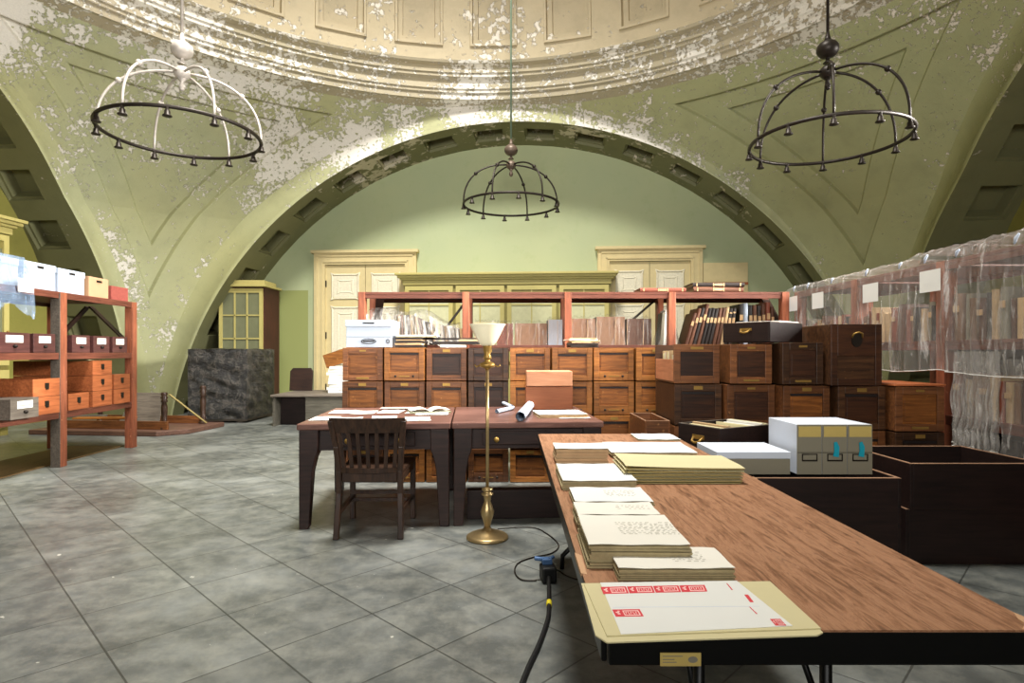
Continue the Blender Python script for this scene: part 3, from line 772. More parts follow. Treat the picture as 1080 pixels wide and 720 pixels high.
# manila pile, fanned folders
def manila_pile():
    x0,x1,y0,y1=quad(660,786,479,491,TZ+.07)
    root=thing('folder_pile','thick pile of manila folders with sagging open edges on the folding table','folders',((x0+x1)/2,(y0+y1)/2,TZ+.0012),.0)
    w,d=(x1-x0),(y1-y0)*1.05; rnd=random.Random(5)
    for k in range(6):
        m=MB(); n=12; z=.0035+k*.0118; sh=.008*k
        def fn(i,j,off=0,z=z,k=k,sh=sh):
            u,v=i/(n-1),j/(n-1)
            lift=.010*(1-u)**2*(k/5)*1.0
            zz=z+lift-.0035*smooth(.25,0,v)
            return (-w/2+u*w-.008*(5-k)*.5, -d/2+v*d+.004*(k%2), zz+off)
        m.grid(n,n,fn); m.grid(n,n,lambda i,j,fn=fn:fn(i,j,-.0016),flip=True)
        m.build('folder',M['manila'],root)
        p=MB(); p.box(-w/2+.01,w/2-.012+.002*k,-d/2+.008,d/2-.01,z-.0095 if k else .0003,z-.0042 if k else .0018); p.build('sheets',M['manilad'],root)
manila_pile()
# manila folder with the sheet of red stickers
def label_sheet():
    z=TZ+.0015
    cor=[onz(613,616,z),onz(812,614,z),onz(868,668,z),onz(862,671,z),onz(640,678.5,z),onz(628,671,z)]
    ox,oy=cor[0][0]+.15,cor[0][1]-.1
    L=lambda p:(p[0]-ox,p[1]-oy)
    root=thing('manila_folder','open manila folder at the near end of the table holding a sheet of red stickers','folder',(ox,oy,z))
    m=MB(); m.prism([L(p) for p in cor][::-1],0,.0025); m.build('folder_cover',M['manila'],root)
    m=MB(); cor2=[onz(616,618,z),onz(812,615,z),onz(866,665,z),onz(640,673,z)]; m.prism([L(p) for p in cor2][::-1],.0028,.005); m.build('folder_leaf',M['manila'],root)
    sh=[onz(633,617,z),onz(777,615,z),onz(836,663,z),onz(655,672,z)]
    m=MB(); m.prism([L(p) for p in sh][::-1],.0052,.006); s=m.build('sticker_sheet',M['paperw'],root); s['label']='white sheet printed with red stickers'
    def red(quads):
        m=MB(); m.prism([L(onz(a,b,z)) for a,b in quads][::-1],.0061,.0064); return m.build('red_label',M['red'],s)
    def lerp(q,u,v):
        a,b,c,d=q; return tuple((a[i]*(1-u)+b[i]*u)*(1-v)+(d[i]*(1-u)+c[i]*u)*v for i in (0,1))
    def glyphs(o,q,seed):
        rnd=random.Random(seed); m=MB()
        def bar(u0,u1,v0,v1): m.prism([L(onz(*lerp(q,u,v),z)) for u,v in ((u0,v0),(u1,v0),(u1,v1),(u0,v1))][::-1],.0065,.0067)
        # small emblem then a short oval cartouche of script, like the stickers
        bar(.08,.2,.35,.5); bar(.12,.22,.55,.7); bar(.16,.24,.2,.32)
        bar(.34,.92,.18,.28); bar(.34,.92,.78,.88); bar(.34,.38,.28,.78); bar(.88,.92,.28,.78)
        for k in range(5):
            u=.42+k*.09; bar(u,u+.025,.35,.7)
            if k%2==0: bar(u,u+.06,.35,.43)
            else: bar(u,u+.06,.6,.7)
        m.build('label_print',M['pink'],o)
    y=[(633,621.9),(743.5,619.6),(746.5,626.6),(636,629.3)]
    for k in range(4):
        u0,u1=k/4+.004,(k+1)/4-.004; q=[lerp(y,u0,0),lerp(y,u1,0),lerp(y,u1,1),lerp(y,u0,1)]; glyphs(red(q),q,k)
    q=[(645.5,646),(674.5,645.5),(679,653.2),(649.5,653.6)]; glyphs(red(q),q,9)
    q=[(812,656),(823,656),(829.5,663),(818,663)]; glyphs(red(q),q,10)
    red([(785,630),(789,630),(795,638),(791,638)])
    red([(766,618),(767,618),(773,625),(771.6,625)])
    red([(790,643),(791,643),(799,650.5),(797.6,650.5)])
    m=MB(); m.prism([L(onz(a,b,z)) for a,b in [(646,643.2),(800,642),(801,642.5),(646,643.8)]][::-1],.0061,.0062); m.build('crease',M['greytop'],s)
label_sheet()

# ---------------- things on the two desks ----------------
def thin_sheet(name,label,cat,c,w,d,rz,mat,z,group=None,bend=.004,th=.0015,seed=0):
    m=MB(); n=8
    def fn(i,j,o=0):
        u,v=i/(n-1)-.5,j/(n-1)-.5; return (u*w,v*d,th+bend*abs(sin(u*4+v*3+seed))*(u*u+v*v)*2+o)
    m.grid(n,n,fn); m.grid(n,n,lambda i,j:fn(i,j,-th),flip=True)
    return tag(m.build(name,mat,None,(c[0],c[1],z),rz),label,cat,group)
DT=.7462
descs=['at the corner over the outer desk leg','second from the outer corner along the near desk edge','in the middle of the spread, behind the chair back','beside the chair back top, nearest the open booklet','tucked at the far edge of the spread','far row, behind the corner sheet','far row, midway along the spread','far row, beside the pink booklet']
k=0
for v in (.28,.78):
    for u in (.12,.34,.58,.80):
        dx=.03*sin(k*5)
        c=on_desk(u+dx-.02*0,v+.04*cos(k*3)); thin_sheet('loose_sheet','loose cream sheet, '+descs[k],'paper',c,.19,.26,DR+.12*sin(k*7),M['paper'],DT,'loose sheets spread on the desk',seed=k); k+=1
# printed blocks on the sheets are left to the paper; pink pamphlet and open booklet
thin_sheet('pamphlet','flat pink-covered pamphlet lying behind the loose sheets on the desk','pamphlet',(at(422,430,5.2)[0],5.20),.34,.16,.05,plain('pink_cover',S(200,150,140),.7),DT,th=.012)
def booklet():
    p=onz(452,428,DT+.03); root=thing('open_booklet','open cream booklet with green cover lying beside the pink pamphlet','booklet',(-.70,4.99,DT+.001),.3)
    m=MB(); m.box(-.17,.17,-.11,.11,0,.006); m.build('cover',plain('green_cover',S(120,124,84),.7),root,bevel=.002)
    for s in (-1,1):
        m=MB(); n=10
        def fn(i,j,o=0,s=s):
            u,v=i/(n-1),j/(n-1)-.5; return (s*u*.165,v*.2,.008+o+.045*sin(min(1,u*1.6)*pi/2)*(1-u*.75))
        m.grid(n,n,fn,flip=(s<0)); m.grid(n,n,lambda i,j,fn=fn:(fn(i,j)[0],fn(i,j)[1],.0065),flip=(s>0)); m.build('pages',M['paper'],root)
booklet()
def roll(label,a,b,r,z,group='rolled papers on the desk'):
    cx_,cy_=(a[0]+b[0])/2,(a[1]+b[1])/2; L=sqrt((a[0]-b[0])**2+(a[1]-b[1])**2)/2; an=atan2(b[1]-a[1],b[0]-a[0])
    m=MB(); n=40; pts=[]; nn=20
    def fn(i,j,o=0):
        th=i/(n-1)*2*pi*1.9; rr=r-(i/(n-1))*r*.28+o; x=-L+2*L*j
        return (x,rr*sin(th),r+rr*cos(th))
    m.grid(n,2,fn); m.grid(n,2,lambda i,j:fn(i,j,-.0012),flip=True)
    return tag(m.build('rolled_paper',M['white'],None,(cx_,cy_,z),an),label,'rolled paper',group)
roll('large rolled white paper with a dark open end on the lamp-side desk',onz(549,439,DT+.04)[:2],onz(560,426,DT+.04)[:2],.038,DT+.001)
roll('slim rolled white paper lying flat beside the large roll',onz(524,436,DT)[:2],onz(541,432,DT)[:2],.018,DT+.001)
roll('slim rolled white paper slanting away behind the large roll',onz(531,427,DT)[:2],onz(540,431.2,DT)[:2],.018,DT+.001)
for i,(px0,px1,pyb,pyf,h,lab) in enumerate(((566,618,431,438,.022,'buff folder stack beside the big paper roll on the lamp-side desk'),)):
    x0,x1,y0,y1=quad(px0,px1,pyb,pyf,DT+h); stack('folder_stack',lab,'folders',((x0+x1)/2,(y0+y1)/2-.06),(x1-x0),.34,h,.12,M['paper'],4,.014,M['booktan'],None,41,z0=DT+.001)
p=onz(606,441,DT); thin_sheet('paper_sheet','white sheet at the front corner of the lamp-side desk by the folding table','paper',(p[0],p[1]+.06),.24,.14,DR,M['paperw'],DT)
p=onz(478,436,DT); thin_sheet('paper_sheet','pale sheet lying over the joint between the two desks','paper',(p[0]-.17,p[1]+.0),.26,.22,DR,M['paperw'],DT)
# wooden card box on the desk
def card_box():
    c=on_desk(.83,1.03,1); root=thing('card_box','pinkish pine box with darker lower half standing at the back of the desk','box',(c[0],c[1],DT+.001),.0)
    m=MB(); m.box(-.205,.205,-.14,.12,0,.20); m.build('body',wood('box_body',S(140,80,48),S(170,104,66),'x',.55,.02),root,bevel=.004)
    m=MB(); m.box(-.20,.20,-.15,.12,.204,.335); m.build('lid',wood('box_lid',S(198,134,96),S(222,164,126),'x',.6,.02),root,bevel=.006)
card_box()
# ======================= OAK FILE DRAWERS =======================
def file_drawer(label,w,h,d,style,mats,loc,rz,group):
    """front faces -y, origin at base centre of the front"""
    mc,mp,mh=mats
    root=thing('file_box',label,'file box',loc,rz,group)
    g=.004; hw=w/2-g
    m=MB(); m.box(-hw,hw,.014,d,g,h-g); m.build('case',mc,root,bevel=.004)
    f=MB(); s=.052; tt=.055 if style!=1 else .045; bt=.05 if style!=1 else .085
    f.box(-hw,-hw+s,-.006,.016,g,h-g); f.box(hw-s,hw,-.006,.016,g,h-g); f.box(-hw+s,hw-s,-.006,.016,g,g+bt); f.box(-hw+s,hw-s,-.006,.016,h-g-tt,h-g)
    f.build('front_frame',mc,root,bevel=.003)
    p=MB(); p.box(-hw+s,hw-s,.004,.016,g+bt,h-g-tt)
    p.box(-hw+s+.018,hw-s-.018,.0,.006,g+bt+.018,h-g-tt-.03); fp=p.build('front_panel',mp,root,bevel=.002)
    if style==0:      # card holder on the top rail, dark grip slot beneath
        q=MB(); z=h-g-tt/2; q.box(-.035,.035,-.011,-.006,z-.014,z+.014); q.build('label_holder',mh,root)
        q=MB(); q.box(-hw+s+.004,hw-s-.004,-.003,.004,h-g-tt-.024,h-g-tt-.004); q.build('grip_slot',M['black'],fp)
    elif style==1:    # upside down: holder and two dark holes at the foot
        q=MB(); z=g+bt*.5; q.box(-.05,.05,-.010,-.006,z-.004,z+.004)
        q.build('label_holder',mh,root)
        q=MB()
        for x in (-.085,.085): q.ball((x,-.006,z),.012,n=10,sz=1)
        q.build('pull',M['iron'],root)
        q=MB(); q.box(-hw+s+.004,hw-s-.004,-.003,.004,h-g-tt-.02,h-g-tt-.004); q.build('grip_slot',M['black'],fp)
    else:             # holder low, long brass rail
        q=MB(); z=g+bt/2; q.box(-.06,.06,-.012,-.006,z-.008,z+.008); q.build('label_holder',mh,root)
        q=MB(); z=h-g-tt/2; q.box(-.03,.03,-.010,-.006,z-.008,z+.008); q.build('card_plate',mh,root)
    return root
OG=(M['oak'],M['panel'],M['brassd']); OR=(M['oak2'],M['panel'],M['brassd']); OD=(M['oakd'],M['paneld'],M['brassd']); ODM=(M['oak2'],M['paneld'],M['brassd'])
tone={id(OG):'golden',id(OR):'reddish',id(OD):'dark brown',id(ODM):'reddish dark-panelled'}
YR=5.68; colx=[-1.612+.4015*i for i in range(8)]
cols=['under the white carton','one column from the white carton','two columns from the white carton','behind the lamp shade','just past the lamp shade','under the white bag','under the brown parcels','against the darker stacks']
rows=['bottom row','third row','second row','top row']
pick={(0,3):(OR,2),(0,2):(OR,0),(1,3):(OG,1),(1,2):(OR,0),(2,3):(ODM,0),(2,2):(OR,0),(3,3):(OD,0),(3,2):(OD,0),(4,3):(OG,0),(4,2):(OG,0),(5,3):(OG,0),(5,2):(OG,1),(6,3):(OG,1),(6,2):(OG,1),(6,1):(OG,0),(7,3):(OG,0),(7,2):(OG,1)}
H1=.3235
for ci in range(8):
    for ri in range(4):
        mt,st=pick.get((ci,ri),([OR,OG,OG][(ci*2+ri)%3],(ci+ri)%2))
        x=colx[ci]+.5*.4015-.2
        file_drawer('%s oak file box, long wall, %s, %s'%(tone[id(mt)],rows[ri],cols[ci]),.392,H1-.0015,.62,st,mt,(colx[ci]+.18,YR+.012*sin(ci*3+ri*5),.0005+ri*H1),.006*sin(ci*7+ri*3),'oak file drawers in the long wall')
# darker stepped stacks
G2='oak file drawers in the dark stacks'
h2=.333
def fd(label,x0,x1,Y,lev,h,mats,st,d=.62,z=None,rz=0):
    file_drawer(label,x1-x0,h-.002,d,st,mats,((x0+x1)/2,Y,(z if z is not None else lev*h2)+.0005),rz,G2)
MIX=[OR,OD,ODM,OR]
names=['beside the pale-edged drawer','below the papers tray','below the dark tray end','below the tall black drawer','end stack by the plastic']
xs=[(1.285,1.665,4.70),(1.675,2.05,4.62),(2.055,2.415,4.5),(2.425,2.785,4.42),(2.795,3.16,4.33)]
lv=['floor level','second up','third up']
for i,(a,b,Y) in enumerate(xs):
    for l in range(3):
        mt={(0,2):OD,(1,2):ODM,(2,2):OR,(3,2):OD,(4,2):OR,(4,1):OD,(3,1):OR}.get((i,l),ODM)
        fd('%s oak file box, dark stacks, %s, %s'%(tone[id(mt)],lv[l],names[i]),a,b,Y,l,h2,mt,0 if (i+l)%3 else 2)
fd('dark oak file drawer with a rail pull, topmost, below the black papers tray',1.69,2.02,4.6,3,.315,ODM,2,z=1.0)
fd('dark brown oak file drawer, topmost, against the tall black drawer',2.04,2.355,4.48,3,.325,OD,2,z=1.0)
# thin light board topping the end stack
m=MB(); m.box(-.19,.19,-.01,.6,0,.014); tag(m.build('board',M['orange'],None,((2.795+3.16)/2,4.33,1.0005),0,bevel=.002),'thin light board topping the end stack of file drawers','board')
# tall black drawer with a round pull
root=thing('file_box','tall black-brown file box with an arched brass pull, highest on the dark stacks','file box',((2.365+2.745)/2,4.40,1.0005),0)
m=MB(); m.box(-.188,.188,.014,.6,0,.455); m.build('case',M['oakd'],root,bevel=.005)
m=MB(); 
for a,b,c,d in ((-.188,-.14,0,.455),(.14,.188,0,.455),(-.14,.14,0,.05),(-.14,.14,.22,.455)): m.box(a,b,-.006,.016,c,d)
m.build('front_frame',M['paneld'],root,bevel=.003)
m=MB(); m.box(-.14,.14,.005,.014,.05,.22); m.build('front_panel',M['oakd'],root)
m=MB(); m.prism([(.04*cos(a),.34+.055*sin(a)) for a in [i*pi/12 for i in range(24)]],0,.008,tf=lambda p:(p[0],-.006-p[2],p[1])); pl=m.build('pull_plate',M['iron'],root)
m=MB(); m.tube([(-.038,-.012,.355),(-.03,-.03,.385),(0,-.036,.395),(.03,-.03,.385),(.038,-.012,.355)],.007,8); m.build('pull',M['brassd'],pl)

# file drawer lying open at the near corner of the dark stacks (top missing, papers inside)
def tray(name,label,cat,w,d,h,mat,edge,loc,rz,th=.014,pull=True,bottom=True,group=None):
    """open box, origin base centre"""
    root=thing(name,label,cat,loc,rz,group)
    a,b=w/2,d/2
    m=MB(); m.box(-a+th,a-th,-b+th,b-th,0,th); m.build('bottom',mat,root)
    for nm,x0,x1,y0,y1 in (('side_board',-a,-a+th,-b,b),('side_board',a-th,a,-b,b),('front_board',-a+th,a-th,-b,-b+th),('back_board',-a+th,a-th,b-th,b)):
        m=MB(); m.box(x0,x1,y0,y1,0,h-.003); o=m.build(nm,mat,root,bevel=.002)
        m=MB(); m.box(x0+.0005,x1-.0005,y0+.0005,y1-.0005,h-.003,h); m.build('worn_edge',edge,o)
    if pull:
        m=MB(); m.tube([(-.04,-b-.004,h*.62),(-.03,-b-.028,h*.5),(0,-b-.034,h*.46),(.03,-b-.028,h*.5),(.04,-b-.004,h*.62)],.008,8); m.box(-.05,.05,-b-.004,-b,h*.56,h*.7); m.build('pull',M['brassd'],root)
    return root
def papers_in(label,cat,loc,w,d,h,n,rz,axis='x',seed=1,mats=None):
    """upright papers/folders packed in a tray"""
    rnd=random.Random(seed); root=thing('filed_papers',label,cat,loc,rz)
    mats=mats or [M['paper'],M['manila'],M['booktan']]
    for k in range(n):
        m=MB(); t=(k+.5)/n; hh=h*rnd.uniform(.8,1.0); th=.6/n*(w if axis=='x' else d)
        lean=rnd.uniform(-.10,.10)*h
        if axis=='x': c=-w/2+t*w; m.bar((c,0,.001),(c+lean*.2,0,hh),th,d*rnd.uniform(.9,1),up=(0,1,0))
        else: c=-d/2+t*d; m.bar((0,c,.001),(0,c+lean*.2,hh),w*rnd.uniform(.9,1),th,up=(0,1,0))
        m.build('folder',mats[k%len(mats)],root)
    return root
fd_c=((1.285+1.645)/2,4.70,1.0005)
root=thing('open_file_box','oak file drawer with open side full of crumpled papers, beside the dark stacks corner','file box',fd_c,0)
w2=.18
m=MB(); m.box(-w2,w2,.014,.62,.0,.014); m.box(w2-.014,w2,.014,.62,.014,.31); m.box(-w2,w2,.606,.62,.014,.31); m.build('case',M['oakd'],root)
m=MB(); m.box(-w2,-w2+.014,.03,.60,.014,.19); m.build('side_board',wood('pink_side',S(176,112,76),S(210,146,108),'y',.55,.02),root,bevel=.002)
m=MB()
for a,b,c,d in ((-w2,-w2+.05,0,.31),(w2-.05,w2,0,.31),(-w2+.05,w2-.05,0,.06),(-w2+.05,w2-.05,.25,.31)): m.box(a,b,-.006,.02,c,d)
m.build('front_frame',M['oak2'],root,bevel=.003)
m=MB(); m.box(-w2+.05,w2-.05,.004,.018,.06,.25); m.build('front_panel',M['paneld'],root)
m=MB(); m.box(-.05,.05,-.012,-.006,.27,.29); m.build('label_holder',M['brassd'],root)
papers_in('crumpled cream papers filling the open-sided file drawer on the dark stacks','papers',(fd_c[0]-.0,fd_c[1]+.31,1.016),.28,.5,.25,12,0,'y',4)
# pale-edged narrow drawer beside the dark stack
tray('narrow_tray','narrow brown tray with pale worn rim standing by the foot of the dark stacks','tray',.20,.62,.70,M['oak2'],M['edge'],(1.165,5.05,0),0,pull=False)
# black papers tray on top of the dark stacks
tz=1.3175
tray('document_tray','black-brown file drawer holding loose papers, resting across the top of the dark stacks','drawer',.40,.50,.155,M['crate'],M['edge'],(2.03,4.80,tz+.01),radians(-52))
m=MB(); 
rt=thing('paper_pile','loose white papers heaped in the black-brown drawer on top of the dark stacks','papers',(2.03,4.80,tz+.026),radians(-52))
for k in range(4):
    m=MB(); m.box(-.17,.17,-.21,.21,.001+k*.033,.030+k*.033,rz=.03*sin(k*4)); m.build('sheets',M['paper'],rt)
m=MB(); m.box(-.18,.18,-.10,.24,.14,.150,rz=.05); m.build('top_sheet',M['paperw'],rt)
# bits of paper stuck between the stacks
# ---------------- crates and archival boxes beyond the folding table ----------------
tray('crate','blackened wooden crate beneath the three grey archival boxes','crate',1.13,.44,.58,M['crate'],M['edge'],(2.07-.565,3.15+.22,0),0,pull=False,th=.018)
tray('crate','hidden blackened crate behind the flat grey box, carrying the paper-filled drawer','crate',1.10,.68,.575,M['crate'],M['edge'],(1.60,3.60+.36,0),0,pull=False,th=.018)
tray('crate','large dark crate on the floor beneath the open-topped dark crate','crate',.83,.66,.325,M['crate'],M['edge'],(2.32+.415,3.49+.33,0),0,pull=False,th=.02)
tray('crate','open-topped dark crate stacked upon the large floor crate','crate',.80,.66,.27,M['crate'],M['edge'],(2.335+.40,3.465+.34,.326),0,pull=False,th=.02)
# archival boxes
AB=['innermost, without ribbon','middle one with a turquoise ribbon','end one beside the crate corner, with a turquoise ribbon']
for k in range(3):
    w=.138; x=at(840,497,3.24)[0]+w*(k+.5)
    root=thing('archival_box','grey upright archival box of three, %s'%AB[k],'document box',(x,3.235,.5815),0,'grey upright archival boxes')
    g_=.0015; hw=w/2-g_
    m=MB(); m.box(-hw,hw,.004,.36,0,.272); m.build('body',M['greytop'],root,bevel=.002)
    m=MB(); m.box(-hw,hw,0,.005,0,.272); fr=m.build('front_face',M['greybox'],root,bevel=.001)
    m=MB(); m.box(-hw+.008,hw-.006,-.002,.0,.205,.262); m.build('label',M['tan'],fr)
    m=MB(); m.box(-.042,.042,-.004,0,.072,.080); m.box(-.042,.042,-.004,0,.108,.113); m.box(-.042,-.037,-.004,0,.08,.108); m.box(.037,.042,-.004,0,.08,.108); m.build('label_holder',M['iron'],fr)
    m=MB(); m.box(-hw,hw,-.0015,0,.118,.121); m.build('lid_seam',M['iron'],fr)
    if k:
        m=MB(); m.prism([(-.012,.10),(.018,.095),(.022,.15),(.008,.18),(-.008,.175),(-.006,.13)],0,.003,tf=lambda p:(p[0],-.004-p[2],p[1])); m.build('ribbon',M['cyan'],root)
x0=at(756,497,3.24)[0]; x1=at(833,497,3.24)[0]
root=thing('flat_archival_box','flat grey archival box lying beside the three upright grey boxes','document box',((x0+x1)/2,3.235,.5815),0)
hw=(x1-x0)/2
m=MB(); m.box(-hw,hw,0,.34,0,.085); m.build('base',M['greybox'],root,bevel=.002)
m=MB(); m.box(-hw-.003,hw+.003,-.003,.343,.086,.123); m.build('lid',M['greytop'],root,bevel=.002)
# drawer full of papers beyond the flat box
dz=.5765
dx0,dy=at(733,469,3.72)[0],3.74
tray('document_box','dark file drawer with cup pull, crammed with papers, behind the flat grey box','drawer',.36,.50,.20,M['crate'],M['greyw'],(1.42,3.93,dz),radians(-62))
papers_in('buff papers and folders packed in the dark drawer behind the flat grey box','papers',(1.42,3.93,dz+.016),.31,.44,.19,14,radians(-62),'y',8,[M['paper'],M['manila'],M['booktan'],M['paperw']])

# ======================= RACKS =======================
def post_bar(root,x,y,h,w=.085,d=.045,mat=None):
    m=MB(); m.box(x-w/2,x+w/2,y-d/2,y+d/2,0,h); return m.build('post',mat or M['rack'],root,bevel=.003)
def rack(name,label,L,D,H,xs_,shelves,loc,rz,braces=(),group=None,postw=.085,back=None):
    """front plane y=0, depth +y, length along x from 0"""
    root=thing(name,label,'shelving',loc,rz,group)
    for x in xs_:
        post_bar(root,x,.05,H,postw,.10); post_bar(root,x,D-.05,H,postw,.10,back or M['rack'])
    for z in shelves:
        segs=sorted(xs_); m=MB()
        m.box(segs[0]-postw/2,segs[-1]+postw/2,.0,.02,z-.05,z) if False else None
        for a,b in zip(segs,segs[1:]):
            m.box(a+postw/2,b-postw/2,.01,D-.01,z-.028,z); m.box(a+postw/2,b-postw/2,.012,.034,z-.07,z-.028); m.box(a+postw/2,b-postw/2,D-.034,D-.012,z-.07,z-.028)
        m.build('shelf',M['rackx'],root,bevel=.002)
    for p,q in braces:
        m=MB(); m.bar(p,q,.02,.085,up=(0,1,0) if abs(p[1]-q[1])<.01 else (1,0,0)); m.build('brace',M['rackd'],root)
    return root
# back rack behind the long wall of file drawers
RX=-1.632; RYb=6.42
bx=[0,1.13,2.24,3.37,4.60]
rack('storage_rack','long red-brown open rack with ledgers, behind the oak file drawers',4.6,.62,1.90,bx,[1.325,1.90],(RX,RYb,0),0,
     braces=[((.72,.60,1.36),(1.08,.60,1.84)),((2.75,.60,1.36),(3.3,.60,1.84)),((.2,.05,1.86),(.02,.6,1.5)),((4.6,.12,1.5),(4.6,.52,1.86))],postw=.075)
SZ=1.3262; TZ2=1.901
# left rack (front faces the middle of the room)
LR=radians(92.6); LX,LY=-4.885,6.46
lrx=[-2.9,-1.45,0,1.31]
lr=rack('storage_rack','red-brown rack by the side arch holding orange drawers and white cartons',4,1.08,1.90,lrx,[.60,1.24,1.90],(LX,LY,0),LR,
     braces=[((1.31,.12,1.40),(1.31,.56,1.84)),((1.31,.60,1.84),(1.31,.98,1.42)),((-.2,1.06,1.0),(-.9,1.06,1.75)),((-1.2,1.06,.95),(-1.8,1.06,1.8))],postw=.10)
m=MB(); m.box(-.060,-.051,.002,.098,0,1.89); m.build('shaded_facing',M['greyw'],lr)  # grey facing added to darken the post's shaded, weathered near side
def lrp(u,v): c,s=cos(LR),sin(LR); return (LX+u*c-v*s, LY+u*s+v*c)
# grey of the near post's facing holds both weathering and shade
def small_drawer(label,u,v,z,w,h,d,mat,group,lab=True,rz=0,face=None,open_=False):
    p=lrp(u,v); root=thing('index_box',label,'drawer',(p[0],p[1],z+.0008),LR+rz,group)
    a=w/2-.003
    if open_:
        m=MB(); t=.012; m.box(-a,a,.014,d,0,t); m.box(-a,-a+t,.014,d,t,h*.96); m.box(a-t,a,.014,d,t,h*.96); m.box(-a+t,a-t,d-t,d,t,h*.96); m.build('body',mat,root)
    else:
        m=MB(); m.box(-a,a,.014,d,0,h-.004); m.build('body',mat,root,bevel=.002)
    m=MB(); m.box(-a-.001,a+.001,0,.0145,0,h-.002); f=m.build('front_face',face or mat,root,bevel=.002)
    if lab:
        m=MB(); m.box(-a*.55,a*.55,-.003,0,h*.50,h*.86); m.build('label',M['paper'],f)
        m=MB(); m.box(-a*.4,a*.4,-.0036,-.0028,h*.62,h*.66); m.box(-a*.3,a*.35,-.0036,-.0028,h*.72,h*.75); m.build('label_print',M['ink'],f)
        m=MB(); m.ball((0,-.008,h*.32),.022,n=10,sz=.8); m.build('pull',M['iron'],f)
    else:
        m=MB(); m.box(-.028,.028,-.004,0,h*.45,h*.75); m.box(-.02,.02,-.008,-.004,h*.38,h*.46); m.build('label_holder',M['iron'],f)
    return root
MG='maroon card drawers on the middle shelf'; OGp='orange drawers on the low shelf'
for i,(u,w) in enumerate(((.30,.30),(.66,.30),(1.02,.30))):
    small_drawer('maroon card drawer with white label on the middle shelf, '+('next to the grey post','middle of the three between posts','next to the far end post')[i],u,.015,1.241,w,.20,.5,M['maroon'],MG)
for i,(u,w) in enumerate(((-.26,.31),(-.66,.40),(-1.12,.36))):
    small_drawer('maroon card drawer with white label, '+('near side of the grey post','second past the near side of the grey post','at the edge of the frame')[i],u,.015,1.241,w,.20,.5,M['maroon'],MG)
odat=[(-.14,.0,0,'upper of two beside the grey post',False),(-.14,.0,0,'',False)]
small_drawer('orange pine drawer, lower of two on the near side of the grey post',-.28,-.02,.601,.38,.185,.9,M['orange'],OGp,False)
small_drawer('open-topped orange pine drawer, upper of two on the near side of the grey post',-.28,-.02,.787,.38,.185,.9,M['orange'],OGp,False,open_=True)
small_drawer('weathered grey drawer with paper label jutting out from the low shelf',-.68,-.10,.601,.36,.20,.8,M['greyw'],OGp,True)
small_drawer('open orange pine drawer on the low shelf just past the grey post',.24,.0,.601,.34,.185,.9,M['orange'],OGp,False,open_=True)
for k,nm in enumerate(('bottom','middle')): small_drawer('orange pine drawer, %s of the stack of three on the low shelf'%nm,.655,.0,.601+k*.186,.36,.184,.9,M['orange'],OGp,False)
small_drawer('open-topped orange pine drawer crowning the stack of three on the low shelf',.655,.0,.601+2*.186,.36,.175,.9,M['orange'],OGp,False,open_=True)
for k,nm in enumerate(('bottom','top')): small_drawer('orange pine drawer, %s of the stack of two next to the far end post'%nm,1.04,.0,.601+k*.186,.33,.184,.9,M['orange'],OGp,False)
p=lrp(.62,.40); m=MB(); m.box(-.16,.16,-.3,.3,0,.012); tag(m.build('folder',M['manila'],None,(p[0],p[1],.601+2*.186+.1765),LR+.2,bevel=.002),'buff folder lying over the crowning orange drawer','folder')
# cartons on the top shelf
def carton(label,u,w,h,d,mat,lid=True,loc=None,rz=None,handle=True,group=None,name='carton'):
    if loc is None: p=lrp(u,.03); loc=(p[0],p[1],1.901)
    root=thing(name,label,'carton',loc,LR if rz is None else rz,group)
    a=w/2
    m=MB(); m.box(-a,a,.004,d,0,h*(.76 if lid else 1)); m.build('body',mat,root,bevel=.003)
    if lid:
        m=MB(); m.box(-a-.006,a+.006,-.002,d+.006,h*.74,h); m.build('lid',mat,root,bevel=.004)
    if handle:
        m=MB(); z=h*(.84 if lid else .8); m.box(-.045,.045,-.0045,.002,z-.012,z+.012); m.build('hand_hole',M['iron'],root)
    return root
carton('white lidded carton on the rack top directly above the grey post',.17,.42,.26,.42,M['white'])
carton('tan cardboard carton on the rack top between the white carton and the red box',.64,.36,.235,.40,M['cardb'],lid=False)
carton('red marbled box file at the far end of the rack top',1.05,.34,.17,.36,M['redbox'],lid=False,handle=False,name='box_file')
carton('white lidded carton beside the plastic-covered one on the rack top',-.30,.44,.27,.42,M['white'])
carton('white carton under bluish plastic at the near end of the rack top',-.86,.54,.27,.44,M['white'])
# bluish plastic draped over the carton
def drape_blue():
    m=MB(); nu,nv=60,50; rnd=random.Random(3)
    def fn(i,j,off=0):
        u=i/(nu-1); v=j/(nv-1); x=-.31+.62*u
        prof=[(.56,1.96),(.48,2.18),(.40,2.185),(.10,2.19),(-.01,2.185),(-.04,2.12),(-.06,2.0),(-.08,1.88),(-.09,1.74),(-.085,1.66)]
        t=v*(len(prof)-1); k=min(int(t),len(prof)-2); f=t-k
        y=prof[k][0]*(1-f)+prof[k+1][0]*f; z=prof[k][1]*(1-f)+prof[k+1][1]*f
        e=abs(u-.5)*2; z-= .0 if v<.5 else .05*sin(u*9)*(v-.5)*2
        s=smooth(.82,1,e); z-=s*.16*(1 if v<.55 else .4)
        wob=.012*sin(u*31+2*sin(v*4))+.008*sin(u*57+v*9)
        return (x+.01*sin(v*17), y-abs(wob)*(1 if v>.4 else .0)-.006, z+(.004+abs(wob)*.4 if v<=.4 else 0)+off)
    m.grid(nu,nv,fn); p=lrp(-.86,.0)
    o=m.build('plastic_sheet',M['filmb'],None,(p[0],p[1],0),LR); tag(o,'bluish clear plastic draped over the carton on the rack top','plastic sheet')
drape_blue()
